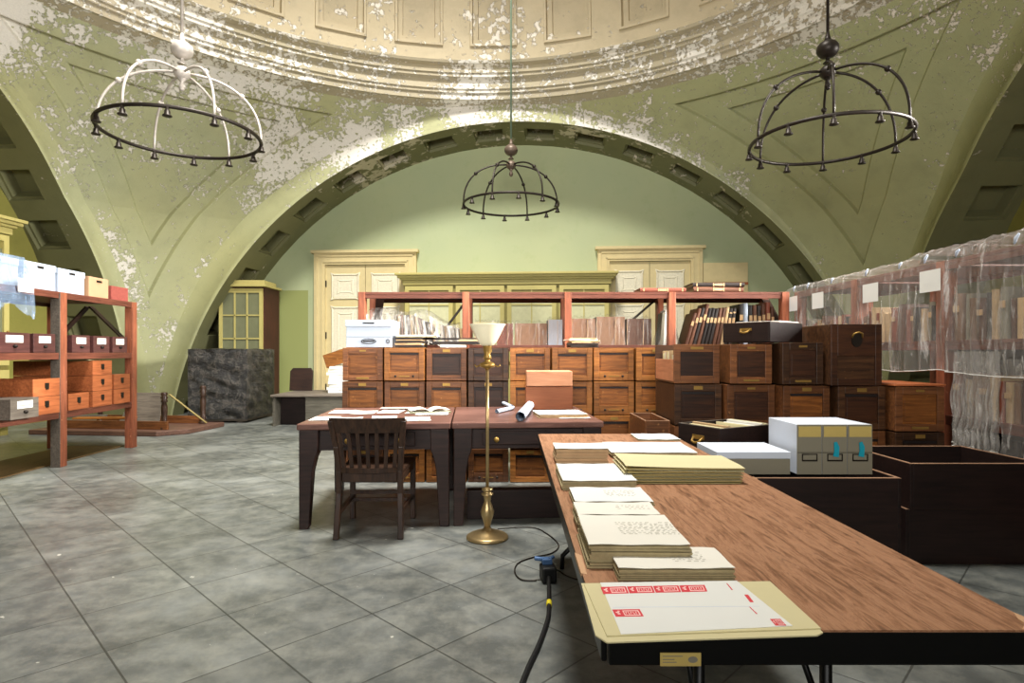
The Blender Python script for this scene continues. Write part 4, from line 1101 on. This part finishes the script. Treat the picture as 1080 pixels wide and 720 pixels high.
p=lrp(-.70,-.125); m=MB(); m.box(-.10,.10,-.001,.001,0,.13); tag(m.build('taped_note',M['paperw'],None,(p[0],p[1],1.83),LR),'white note taped on the bluish plastic','note')
# thin flat brown patch on the floor under the rack
m=MB(); m.prism([(-.36,-1.1),(.40,-1.1),(.36,1.6),(-.38,1.6)],0,.01); tag(m.build('brown_patch',wood('brown_patch',S(92,70,40),S(126,98,62),'y',.6,.02),None,(-5.45,6.25,0),radians(2)),'thin brown patch lying flat on the floor beneath the rack of orange drawers','board')

# ======================= left back corner =======================
# upturned table: thick plank top on the floor with turned legs standing up
def turned(m,c,h,r):
    m.lathe([(r*1.5,0),(r*1.5,.05*h),(r*.8,.08*h),(r*1.3,.14*h),(r*.85,.2*h),(r*1.05,.45*h),(r*1.1,.6*h),(r*.75,.72*h),(r*1.3,.76*h),(r*.8,.8*h),(r*1.35,.86*h),(r*.8,.9*h),(r*1.25,.95*h),(r*.9,h)],14,c)
root=thing('upturned_table','upturned dark wooden table with turned legs in the air, behind the side rack','table',(-6.1,9.45,0),radians(-6))
m=MB(); m.prism([(-1.15,-.62),(.92,-.62),(1.22,-.28),(1.22,.62),(-1.15,.62)],0,.075); m.build('table_top',wood('worn_top',S(70,48,40),S(120,88,72),'x',.5,.02),root,bevel=.01)
m=MB(); m.box(-.9,.95,-.42,-.38,.076,.20); m.box(-.9,.95,.38,.42,.076,.20); m.build('apron',M['oak2'],root,bevel=.004)
for c,h in (((.86,-.36,.076),.56),((.98,.40,.076),.62),((-.85,-.36,.076),.56),((-.85,.4,.076),.6)):
    m=MB(); turned(m,c,h,.042); m.build('leg',M['chairw'],root)
m=MB(); m.bar((.90,-.30,.60),(1.10,.30,.10),.03,.02); tag(m.build('loose_stick',M['manilad'],None,(-6.1,9.45,0),radians(-6)),'thin yellowish stick slanting between the legs of the upturned table','stick')
m=MB(); m.prism([(-.35,0),(.35,0),(.28,.5),(-.20,.5)],0,.02,tf=lambda p:(p[0],p[2]+.45*p[1],p[1])); tag(m.build('grey_board',M['greyw'],None,(-6.0,9.5,.08),radians(-4),bevel=.003),'grey sloping board resting on the upturned table','board')
for i,(x,y,z,w,mt,lab) in enumerate(((-6.35,9.25,.205,.9,'oak','orange-brown plank laid across the upturned table'),(-6.9,9.5,.205,.7,'greyw','grey weathered plank laid across the upturned table'))):
    m=MB(); m.box(-w/2,w/2,-.07,.07,0,.03); tag(m.build('plank',M[mt],None,(x,y,z),.05+.1*i,bevel=.003),lab,'plank')
# mottled black chest
def chest():
    x0,x1,Y=-5.70,-4.66,10.42; h=1.30; d=1.2
    root=thing('wrapped_chest','big chest-high block in crumpled mottled black wrapping on a low plinth','chest',((x0+x1)/2,Y,0))
    a=(x1-x0)/2; m=MB(); n=40
    # crumpled skin: each face a displaced grid joined at the edges
    def dsp(x,y,z): return .012*sin(x*13+z*7+2*sin(z*9))+.009*sin(z*23+x*5+y*11)+.007*sin(y*17+z*13)
    def face(f):
        m.grid(n,n,lambda i,j:f(i/(n-1),j/(n-1)))
    def edge(u,v): return smooth(0,.05,u)*smooth(1,.95,u)*smooth(0,.05,v)*smooth(1,.95,v)
    face(lambda u,v:(-a+2*a*u, -dsp(u*1.1,0,v*1.3)*edge(u,v), .07+(h-.07)*v))
    face(lambda u,v:(a+dsp(1,u*1.2,v*1.3)*edge(u,v), d*u, .07+(h-.07)*v))
    m.grid(n,n,lambda i,j:(-a-dsp(0,i/(n-1),j/(n-1))*edge(i/(n-1),j/(n-1)), d*(1-i/(n-1)), .07+(h-.07)*j/(n-1)))
    m.grid(n,n,lambda i,j:(a-2*a*i/(n-1), d, .07+(h-.07)*j/(n-1)))
    m.grid(n,n,lambda i,j:(-a+2*a*i/(n-1), d*j/(n-1), h+dsp(i/n,j/n,.5)*.6*edge(i/(n-1),j/(n-1))))
    m.box(-a+.002,a-.002,.002,d-.002,.069,.08)
    m.build('wrapping',M['mottled'],root)
    m=MB()
    for k in range(11):
        z=.55+k*.064; m.tube([(a+.012,.2+.02*sin(k),z),(a+.018,.5,z+.012*sin(k*3)),(a+.012,.8,z)],.008,5)
    m.build('fold',M['mottled'],root)
    m=MB(); m.box(-a+.05,a-.02,.04,d-.05,.03,.068); m.box(-a+.1,-a+.2,.05,d-.1,0,.03); m.box(a-.2,a-.1,.05,d-.1,0,.03); m.build('plinth',M['greyw'],root)
chest()
# low weathered desk with open kneehole
def low_desk():
    x0,x1,Y,h=-4.02,-2.60,9.95,.53; w=x1-x0; d=1.3
    root=thing('low_desk','low weathered grey desk with dark open front beside the oak file drawers','desk',(x0,Y,0))
    m=MB(); m.box(-.03,w+.03,-.03,d,h-.035,h); m.build('desk_top',M['greyw'],root,bevel=.006)
    m=MB(); m.box(0,.04,0,d-.02,0,h-.036); m.box(.55,w,0,.03,.06,h-.036); m.box(w-.04,w,.03,d-.02,0,h-.036); m.box(.04,w-.04,d-.05,d-.02,0,h-.036); m.build('carcass',wood('grey_case',S(58,54,46),S(96,92,80),'x',.6,.02),root,bevel=.003)
    m=MB(); m.box(.042,.55,.25,.28,0,h-.04); m.build('inner_panel',M['crate'],root)
low_desk()
m=MB(); m.prism([(-.21,0),(.21,0),(.21,.36),(.17,.42),(-.16,.42),(-.21,.36)],0,.04,tf=lambda p:(p[0],p[2]+.12*p[1],p[1])); tag(m.build('dark_panel',M['rackd'],None,(at(317,412,11.0)[0],11.0,.531),0,bevel=.004),'small dark wooden panel standing on the low weathered desk','panel')
rt=thing('paper_stack','tall ragged stack of white papers on the low weathered desk','papers',(at(358,410,10.4)[0]-.02,10.55,.531),.1)
for k in range(9):
    m=MB(); m.box(-.19+.02*sin(k*4),.15+.02*sin(k*4),-.15,.15,.0+k*.052,.048+k*.052,rz=.12*sin(k*5)); m.build('bundle',M['paper'] if k%3 else M['paperw'],rt)
m=MB(); m.bar((-.28,0,.02),(.30,0,.21),.24,.09,up=(0,1,0)); tag(m.build('wooden_block',M['oak'],None,(at(356,375,10.4)[0]+.02,10.55,1.055),0,bevel=.004),'orange wooden block tilted on top of the ragged paper stack','block')
# ======================= goods on and around the long wall =======================
ZT=4*H1+.001   # top of the long wall of drawers
# white banker box
def banker():
    x=at(388,367,5.66)[0]; root=thing('storage_carton','white lidded storage carton with hand holes, on the end of the oak file drawers','carton',(x,5.69,ZT),0)
    w,h,d=.43,.262,.40; a=w/2
    m=MB(); m.box(-a,a,0,d,0,h*.80); m.build('body',M['white'],root,bevel=.003)
    m=MB(); m.box(-a-.008,a+.008,-.008,d+.008,h*.76,h); m.build('lid',M['white'],root,bevel=.004)
    m=MB(); m.box(-.055,.055,-.0095,-.006,h*.86,h*.91); m.build('hand_hole',M['iron'],root)
    m=MB(); m.box(-a+.002,a-.002,-.001,.001,h*.375,h*.385)
    m.tube([(.07*cos(t),-.002,h*.22+.022*sin(t)) for t in [i*pi/12 for i in range(24)]],.004,5,closed=True); m.box(-.055,.055,-.003,0,h*.20,h*.25)
    m.tube([(a-.03+.014*cos(t),-.002,h*.22+.018*sin(t)) for t in [i*pi/12 for i in range(24)]],.003,5,closed=True)
    m.build('printed_mark',M['iron'],root)
banker()
def flat_pile(name,label,cat,loc,items,rz=0):
    """pile of flat items, each its own thing would be tiny; folders are parts"""
    rt=thing(name,label,cat,loc,rz); z=0
    for k,(w,d,h,mt,a,dx) in enumerate(items):
        m=MB(); m.box(-w/2+dx,w/2+dx,-d/2,d/2,z,z+h*.92,rz=a); m.build('folder',M[mt],rt,bevel=.002); z+=h
    return rt
flat_pile('folder_pile','pile of dark and buff folders beside the white storage carton','folders',(at(431.5,367,5.75)[0],5.9,ZT),[(.27,.34,.022,'bookdark',.02,0),(.26,.34,.02,'booktan',-.03,0),(.28,.34,.022,'bookdark',.03,.005),(.25,.33,.014,'booktan',.0,0),(.28,.34,.02,'bookdark',-.02,0),(.36,.34,.012,'manila',.06,.05),(.40,.30,.012,'paper',.0,.06)])
flat_pile('board_pile','low pile with a long black board on top, behind the lamp side of the folders','boards',(at(482,366,5.8)[0],6.0,ZT),[(.26,.3,.03,'paper',.05,-.05),(.5,.3,.03,'bookdark',0,.0),(.20,.25,.02,'booktan',.1,.1),(.55,.2,.016,'bookdark',.02,-.04)])
# pamphlets upright on the rack shelf
def book(label,x,y,z,th,h,d,mat,lean=0,rz=0,group=None,bands=0,name='ledger',cat='book',lab=True,pages=True):
    root=thing(name,label,cat,(x,y,z),rz,group)
    T=lambda p:(p[0]*cos(lean)+p[2]*sin(lean), p[1], -p[0]*sin(lean)+p[2]*cos(lean)+abs(sin(lean))*th*(.5))
    m=MB(); t=.004; a=th/2
    m.box(-a,-a+t,0,d,0,h,tf=T); m.box(a-t,a,0,d,0,h,tf=T)
    n=8
    for k in range(n):
        a0,a1=pi*k/n,pi*(k+1)/n
        x0_,y0_=-a*cos(a0),-.35*th*sin(a0); x1_,y1_=-a*cos(a1),-.35*th*sin(a1)
        m.add([T((x0_,y0_,0)),T((x1_,y1_,0)),T((x1_,y1_,h)),T((x0_,y0_,h)),T((x0_*.7,.006,0)),T((x1_*.7,.006,0)),T((x1_*.7,.006,h)),T((x0_*.7,.006,h))],[(0,1,2,3),(3,2,6,7),(1,0,4,5)])
    m.build('cover',mat,root)
    if pages:
        m=MB(); m.box(-a+t,a-t,.004,d-.01,.006,h-.006,tf=T); m.build('pages',M['pageedge'],root)
    if lab:
        for z0,z1 in ((.60,.74),) if bands==0 else ((.16,.20),(.36,.50),(.60,.74),(.86,.90)):
            m=MB(); m.box(-a*.75,a*.75,-.35*th-.0035,-.30*th,h*z0,h*z1,tf=T)
            m.build('spine_label' if z0>.5 and z0<.8 else 'spine_band',M['spinelabel'],root)
    return root
YS=RYb+.115
rnd=random.Random(11)
LG='leaning dark ledgers on the rack shelf'
# leaning ledgers px 722..783
nL=12; x=at(722,362,YS)[0]+.02
pos=['first from the plastic-wrapped bundle','second from the plastic-wrapped bundle','third from the plastic-wrapped bundle','tallest, poking above the others','fifth of the leaning row','sixth of the leaning row','seventh of the leaning row','eighth of the leaning row','ninth of the leaning row','gold banded, third from the upright end','gold banded, second from the upright end','gold banded, last of the leaning row']
for k in range(nL):
    th=.036; h=.40+.02*rnd.random()+(.05 if k==3 else 0)-(.05 if k==0 else 0)
    mt=[M['bookbrown'],M['bookbrown'],M['bookdark'],M['bookbrown'],M['bookdark'],M['bookdark'],M['bookdark'],M['bookbrown'],M['bookbrown'],M['booktan'],M['bookdark'],M['bookdark']][k]
    book('dark leather ledger leaning on the rack shelf, '+pos[k],x+k*.0435,YS,SZ,th,h,.30,mt,lean=radians(15.5-k*.7),group=LG,bands=1 if k>=9 else 0)
x=at(779,360,YS)[0]-.03
ups=[('bookdark',.05,.45),('white',.05,.46),('bookdark',.045,.44),('bookbrown',.045,.44),('bookdark',.045,.43),('bookbrown',.045,.45),('bookred',.05,.47),('bookbrown',.04,.42)]
un=['dark upright ledger next to the leaning row','white-wrapped upright ledger among dark ones','dark upright ledger next to the white-wrapped one','brown upright ledger second from the white-wrapped one','dark upright ledger third from the white-wrapped one','brown upright ledger beside the red one','red upright ledger near the end post','brown upright ledger against the end post']
xx=x+.03
for (mt,th,h),lb in zip(ups,un):
    book(lb+' on the rack shelf',xx+th/2,YS,SZ,th-.004,h,.28,M[mt],group='upright ledgers on the rack shelf',lab=mt!='white'); xx+=th+.003
# big books lying on the top board
def flat_book(label,loc,w,d,h,mt,rz=0,group=None):
    root=thing('ledger',label,'book',loc,rz,group)
    m=MB(); m.box(-w/2,w/2,-d/2,d/2,0,.007); m.box(-w/2,w/2,-d/2,d/2,h-.007,h)
    n=6
    for k in range(n):
        a0,a1=-pi/2+pi*k/n,-pi/2+pi*(k+1)/n
        f=lambda a:(-d/2-.3*h*cos(a), h/2+h/2*sin(a))
        (y0_,z0_),(y1_,z1_)=f(a0),f(a1)
        m.add([(-w/2,y0_,z0_),(w/2,y0_,z0_),(w/2,y1_,z1_),(-w/2,y1_,z1_)],[(0,1,2,3)])
    m.build('cover',M[mt],root,bevel=0)
    m=MB(); m.box(-w/2+.01,w/2-.01,-d/2+.004,d/2-.01,.0075,h-.0075); m.build('pages',M['pageedge'],root)
    m=MB()
    for q in (-.42,-.1,.1,.42): m.box(w*q-.006,w*q+.006,-d/2-.31*h,-d/2-.2*h,h*.12,h*.88)
    m.box(-w*.08,w*.08,-d/2-.305*h,-d/2-.2*h,h*.25,h*.75); m.build('spine_label',M['spinelabel'],root)
flat_book('red-brown ledger lying flat on the rack top before the ornate door',(at(698,303,6.5)[0],6.62,TZ2),.50,.34,.045,'bookred')
flat_book('big dark ledger lying flat on the rack top, lower of two',(at(755,303,6.5)[0],6.62,TZ2),.55,.36,.055,'bookbrown',.03)
flat_book('big dark ledger lying flat on the rack top, upper of two',(at(756,300,6.5)[0],6.62,TZ2+.0565),.56,.36,.045,'bookdark',-.02)
# pamphlets at the left bay
PG='upright pamphlets under plastic'
x=at(417,362,YS)[0]; k=0
adj=['grey','buff','brown','cream','dark','tan']
pm=[M['greybox'],M['booktan'],M['bookbrown'],M['paper'],M['bookdark'],M['booktan']]
while k<12:
    le=0.02*k if k<6 else radians(6+.7*k)
    hh=.33 if k<6 else .33-.018*(k-6)
    book('%s upright pamphlet under clear plastic, %s'%(adj[k%6],['against the white storage carton','second from the white storage carton','third from the white storage carton','fourth from the white storage carton','fifth from the white storage carton','sixth from the white storage carton','first of the leaning ones','second of the leaning ones','third of the leaning ones','fourth of the leaning ones','fifth of the leaning ones','last of the leaning ones'][k]),x+k*.040,YS,SZ,.030,hh,.24,pm[k%6],lean=-le,group=PG,name='pamphlet',cat='pamphlet',lab=False,pages=False); k+=1
x=at(462,362,YS)[0]+.06
for k in range(7):
    book('low pamphlet leaning under plastic, behind the black board, %s from the tall leaning ones'%['first','second','third','fourth','fifth','sixth','seventh'][k],x+k*.042,YS,SZ,.030,.22-.008*k,.22,[M['paper'],M['booktan'],M['paper'],M['greybox']][k%4],lean=-.12,group='low pamphlets under plastic',name='pamphlet',cat='pamphlet',lab=False,pages=False)
def drape(name,label,prof,x0,x1,loc,rz,mat,nu=70,amp=.012,freq=40,fn_h=None,seed=0,sub=5,bot=0):
    m=MB(); P=[]
    for a,b in zip(prof,prof[1:]):
        for k in range(sub): t=k/sub; P.append((a[0]*(1-t)+b[0]*t,a[1]*(1-t)+b[1]*t))
    P.append(prof[-1]); nv=len(P)
    def fn(i,j):
        u=i/(nu-1); v=j/(nv-1); y,z=P[j]
        w=amp*(sin(u*freq+3*sin(v*2+seed)+2.2*sin(u*11+seed)+seed)*.5+.3*sin(u*freq*2.3+v*5+seed*2)+.35*sin(u*freq*.37+4*sin(v*1.5+u*5)))
        s=fn_h(u) if fn_h else 0
        fr=smooth(.25,.7,v)
        return (x0+(x1-x0)*u+.008*sin(v*19+seed), y-abs(w)*(.3+fr)*1.3-.002, z+s*(1-v*.6)+abs(w)*.35*(1-fr)-bot*abs(sin(u*7+seed))*smooth(.8,1,v))
    m.grid(nu,nv,fn); o=m.build(name,mat,None,loc,rz)
    h=MB(); h.tube([fn(i,nv-1) for i in range(nu)],.004,5); h.build('hem',M['hem'],o)
    return tag(o,label,'plastic sheet')
x0=at(388,350,YS)[0]; x1=at(485,350,YS)[0]
drape('plastic_sheet','clear plastic draped over the pamphlets between carton and lamp',[(.30,.25),(.26,.38),(.02,.39),(-.05,.33),(-.09,.15),(-.10,.04)],0,x1-x0,(x0,YS-.01,SZ),0,M['film'],90,.02,36,fn_h=lambda u:-.17*smooth(.5,.95,u)+.03*sin(u*12),seed=1)
# lamp-side bay: wrapped bundles px 500-600
BG='wrapped parcels on the rack shelf'
def parcel(label,px0,px1,pyt,pyb,mat,d=.3,lean=0,name='wrapped_parcel',film=True,cat='parcel'):
    xa,xb=at(px0,0,YS)[0],at(px1,0,YS)[0]; zt=E-(pyt-HY)/FPX*YS; w=xb-xa; h=zt-SZ
    root=thing(name,label,cat,((xa+xb)/2,YS,SZ),0,BG)
    m=MB(); n=9; a=w/2
    def fn(i,j):   # soft wrapped block front+top
        u=i/(n-1)*2-1; v=j/(n-1); b=.012*sin(u*5+v*6+px0); return (u*a*(1-.04*v), -.004-abs(b), v*h)
    m.box(-a,a,0,d,0,h-.002); m.grid(n,n,fn); m.build('body',mat,root,bevel=.0)
    m=MB(); m.box(-a,-a+.004,-.012,0,.002,h*.98); m.box(a*.3,a*.3+.004,-.018,0,.002,h*.96); m.build('fold',M['booktan'],root)
    if film:
        m=MB(); nu,nv=16,14
        def g2(i,j):
            u=i/(nu-1)*2-1; v=j/(nv-1); wv=.008*sin(u*16+v*5+px0)+.006*sin(v*21+u*7)
            if v<.7: return (u*(a+.006),-.028-abs(wv),h*v/.7+.0)
            t=(v-.7)/.3; return (u*(a+.004),-.028+t*.26,h+.006+abs(wv)*2+.02*sin(pi*t)*abs(sin(u*9+px0)))
        m.grid(nu,nv,g2); m.build('plastic_wrap',M['filmc'],root)
    return root
parcel('tan parcel in clear plastic behind the lamp shade, touching the rack post',501,522,340,362,M['booktan'])
parcel('plastic bundle with red stripe between lamp shade and brown parcel',524,541,341,362,M['bookred'])
parcel('flat brown parcel in plastic beside the white bag',543,577,341,362,M['brownwrap'])
parcel('white paper bag with crumpled top on the rack shelf',578,593,337,362,M['white'],film=True,name='paper_bag',cat='bag')
parcel('light brown parcel in plastic just past the middle post',603,628,336,362,M['brownwrap'])
parcel('brown parcel with shiny crumpled plastic top, second past the middle post',629,659,334,362,M['brownwrap'])
parcel('dark brown grained parcel in plastic beside the tented bundle',661,687,336,362,M['bookbrown'])
flat_pile('folder_pile','splayed buff and black folders on the oak drawers before the light brown parcel','folders',(at(616,366,5.75)[0],5.92,ZT),[(.27,.3,.02,'bookdark',.05,0),(.30,.3,.022,'bookdark',-.05,0),(.26,.3,.014,'booktan',.08,0),(.30,.28,.012,'manila',-.10,.02),(.28,.28,.012,'paper',.14,-.02),(.26,.26,.012,'booktan',-.04,.0)])
# tented plastic bundle px 692-720
xa=at(692,0,YS)[0]; xb=at(721,0,YS)[0]
root=thing('plastic_bundle','tent-shaped clear plastic bundle of grey pamphlets beside the leaning ledgers','bundle',((xa+xb)/2,YS,SZ),0)
w=(xb-xa)
for k in range(5):
    m=MB(); c=-w*.28+k*w*.13; m.bar((c,.14,.002),(c+.03-.012*k,.14,.36+.03*sin(k*2)),.030,.2,up=(0,1,0)); m.build('pamphlet',[M['greybox'],M['paper'],M['bookbrown']][k%3],root)
m=MB(); nu,nv=30,16
def tent(i,j):
    u=i/(nu-1)*2*pi; v=j/(nv-1); r=(1-v)*.5*w*.85+.03; rr=r*(1+.10*sin(u*7+v*4)); return (rr*cos(u)*.95,.14+rr*.75*sin(u),.004+v*.44)
m.grid(nu,nv,tent); m.build('plastic_wrap',M['film'],root)

# ======================= plastic-covered rack along the right =======================
RXX=3.22; RL=radians(-90)
ry0=6.72  # far end
rpx=[0,1.13,2.26,3.39,4.5]   # along local x = towards the camera (world -y)
rr=rack('storage_rack','red-brown rack of old books shrouded in clear plastic by the dark crates',4.5,.85,1.93,rpx,[.25,.78,1.335,1.93],(RXX,ry0,0),RL,postw=.085)
m=MB(); m.box(1.2,4.5,.80,.815,.25,1.30); m.box(2.32,4.5,.80,.815,1.34,1.86); m.build('back_board',M['rackd'],rr)
def rp(u,v): return (RXX+v, ry0-u)
rnd=random.Random(21)
bkm=[M['bookbrown'],M['booktan'],M['greybox'],M['bookred'],M['bookdark'],M['bookred'],M['booktan'],M['brownwrap']]
shades=['brown','buff','grey','russet','black','red','tan','umber']
def row(u0,u1,z,hm,groupn,where,dark=False):
    u=u0; k=0; ords=['first','second','third','fourth','fifth','sixth','seventh','eighth','ninth','tenth','eleventh','twelfth','thirteenth','fourteenth','fifteenth','sixteenth','seventeenth','eighteenth']
    while u<u1-.05:
        th=rnd.uniform(.045,.085); h=hm*rnd.uniform(.78,1.06)
        i=rnd.randrange(8); p=rp(u+th/2,.06+.03*rnd.random())
        book('%s book, plastic-covered %s, %s from its far post'%(shades[i],where,ords[min(k,17)]),p[0],p[1],z+.001,th,h,.28,bkm[i],rz=RL,group=groupn,lab=(k%3==0)); u+=th+.004; k+=1
row(.10,1.05,1.335,.28,'books in the farthest bay of the plastic-covered rack','eye-level shelf, farthest bay')
row(1.22,2.18,1.335,.30,'books in the second bay of the plastic-covered rack','eye-level shelf, second bay')
row(2.34,3.30,1.335,.33,'books in the third bay of the plastic-covered rack','eye-level shelf, third bay')
row(3.46,3.90,1.335,.33,'books in the nearest bay of the plastic-covered rack','eye-level shelf, nearest bay')
row(2.34,3.05,.78,.30,'books on the lower shelf of the plastic-covered rack','lower shelf, third bay')
row(3.12,3.30,.78,.26,'books on the lower shelf end of the plastic-covered rack','lower shelf end, third bay')
row(3.46,3.90,.78,.30,'books on the nearest lower shelf of the plastic-covered rack','lower shelf, nearest bay')
# dark cartons on the lowest shelf
for i,(u,w,lab) in enumerate(((2.62,.5,'black carton on the lowest shelf, third bay'),(3.10,.4,'black carton on the lowest shelf beside the post'),(3.70,.42,'black carton on the lowest shelf, nearest bay'))):
    p=rp(u,.06); carton(lab+' of the plastic-covered rack',0,w,.42,.5,M['black'],lid=False,loc=(p[0],p[1],.251),rz=RL,handle=False)
# plastic: upper sheets and a longer lower one
def side_sheet(name,label,u0,u1,prof,seed,amp,freq,nu,bot=.03,mat=None):
    p=rp(0,0); return drape(name,label,prof,u0,u1,(RXX,ry0,0),RL,mat or M['film'],nu,amp,freq,seed=seed,bot=bot)
side_sheet('plastic_sheet','clear plastic sheet hanging over the farthest bays of the book rack',-.12,1.90,[(.75,1.99),(.05,2.0),(-.045,1.96),(-.05,1.7),(-.05,1.4),(-.05,1.12)],1,.030,60,170)
side_sheet('plastic_sheet','wide clear plastic sheet hanging over the nearest bays of the book rack',1.93,4.6,[(.75,2.02),(.05,2.03),(-.06,1.97),(-.07,1.7),(-.075,1.4),(-.08,1.12)],2,.034,74,230)
side_sheet('plastic_sheet','long gathered plastic strip trailing down to the dark crates',2.42,2.83,[(-.005,1.25),(-.01,1.0),(-.01,.75),(-.01,.60)],3,.030,60,90,.05,M['films'])
side_sheet('plastic_sheet','lower plastic sheet hanging below the wide sheet at the crates',2.87,4.3,[(-.03,1.2),(-.03,1.0),(-.035,.8),(-.04,.66)],4,.018,30,110,.12)
notes=[(.18,1.86,'farthest along the rack'),(.72,1.85,'second from the far end'),(1.60,1.84,'beside the orange post'),(2.33,1.855,'nearest and largest-looking')]
for u,z,lb in notes:
    p=rp(u,-.125); m=MB(); m.box(-.11,.11,-.001,.001,-.16,0); m.box(-.08,.06,-.0016,-.001,-.10,-.095)
    tag(m.build('paper_note',M['paperw'],None,(p[0],p[1],z),RL),'white paper note pinned to the plastic sheeting, '+lb,'note','white notes on the plastic')
for k in range(9):
    u=.15+k*.42+.12*sin(k*5); p=rp(u,-.10); m=MB(); m.tube([(0,0,-.01),(.01,.0,.02),(.035,.0,.04+.01*sin(k*3))],[.006,.011,.007],6)
    tag(m.build('knot',M['white'],None,(p[0],p[1],1.93),RL),'white twist of plastic tied at the rack top edge','twist','twists along the plastic sheeting')

# ======================= LIGHT, CAMERA =======================
def area(name,loc,target,sx,sy,power,col,shape='RECTANGLE'):
    L=bpy.data.lights.new(name,'AREA'); L.shape=shape; L.size=sx; L.size_y=sy; L.energy=power; L.color=col
    o=bpy.data.objects.new(name,L); C.objects.link(o); o.location=loc
    from mathutils import Vector
    d=Vector(target)-Vector(loc); o.rotation_euler=d.to_track_quat('-Z','Y').to_euler(); return o
oc=room(0,0,12.2)
area('oculus_daylight',oc,(-1.7,7.8,0),2.4,2.4,PW_OC,(1,.975,.93),'ELLIPSE').data.spread=radians(80)
wf=room(0,-7.6,3.3); area('front_fill_light',wf,(wf[0]*.3,11,7.5),5.2,3.0,PW_FR,(1,.98,.95)).data.spread=radians(100)  # unseen fill added behind the camera to lift the dome and pendentives
wr=room(7.6,.7,3.2); area('side_window_daylight',wr,(-4.0,7.0,0.2),2.6,2.2,PW_SD,(1,.98,.95)).data.spread=radians(60)
w=bpy.data.worlds.new('world'); bpy.context.scene.world=w; w.use_nodes=True
w.node_tree.nodes['Background'].inputs[0].default_value=(.75,.85,1,1); w.node_tree.nodes['Background'].inputs[1].default_value=.6
cam=bpy.data.cameras.new('camera'); co=bpy.data.objects.new('camera',cam); C.objects.link(co)
co.location=(0,0,E); co.rotation_euler=(pi/2,0,0); cam.sensor_width=36; cam.lens=FPX/1080*36; cam.shift_y=(HY-360)/1080; cam.clip_start=.05
sc=bpy.context.scene; sc.camera=co
sc.view_settings.view_transform='Standard'; sc.view_settings.look='None'; sc.view_settings.gamma=1; sc.view_settings.use_curve_mapping=False
sc.view_settings.exposure=EXPO
sc.cycles.use_denoising=True; sc.cycles.max_bounces=8; sc.cycles.diffuse_bounces=4; sc.cycles.transparent_max_bounces=16
sc.cycles.use_adaptive_sampling=False
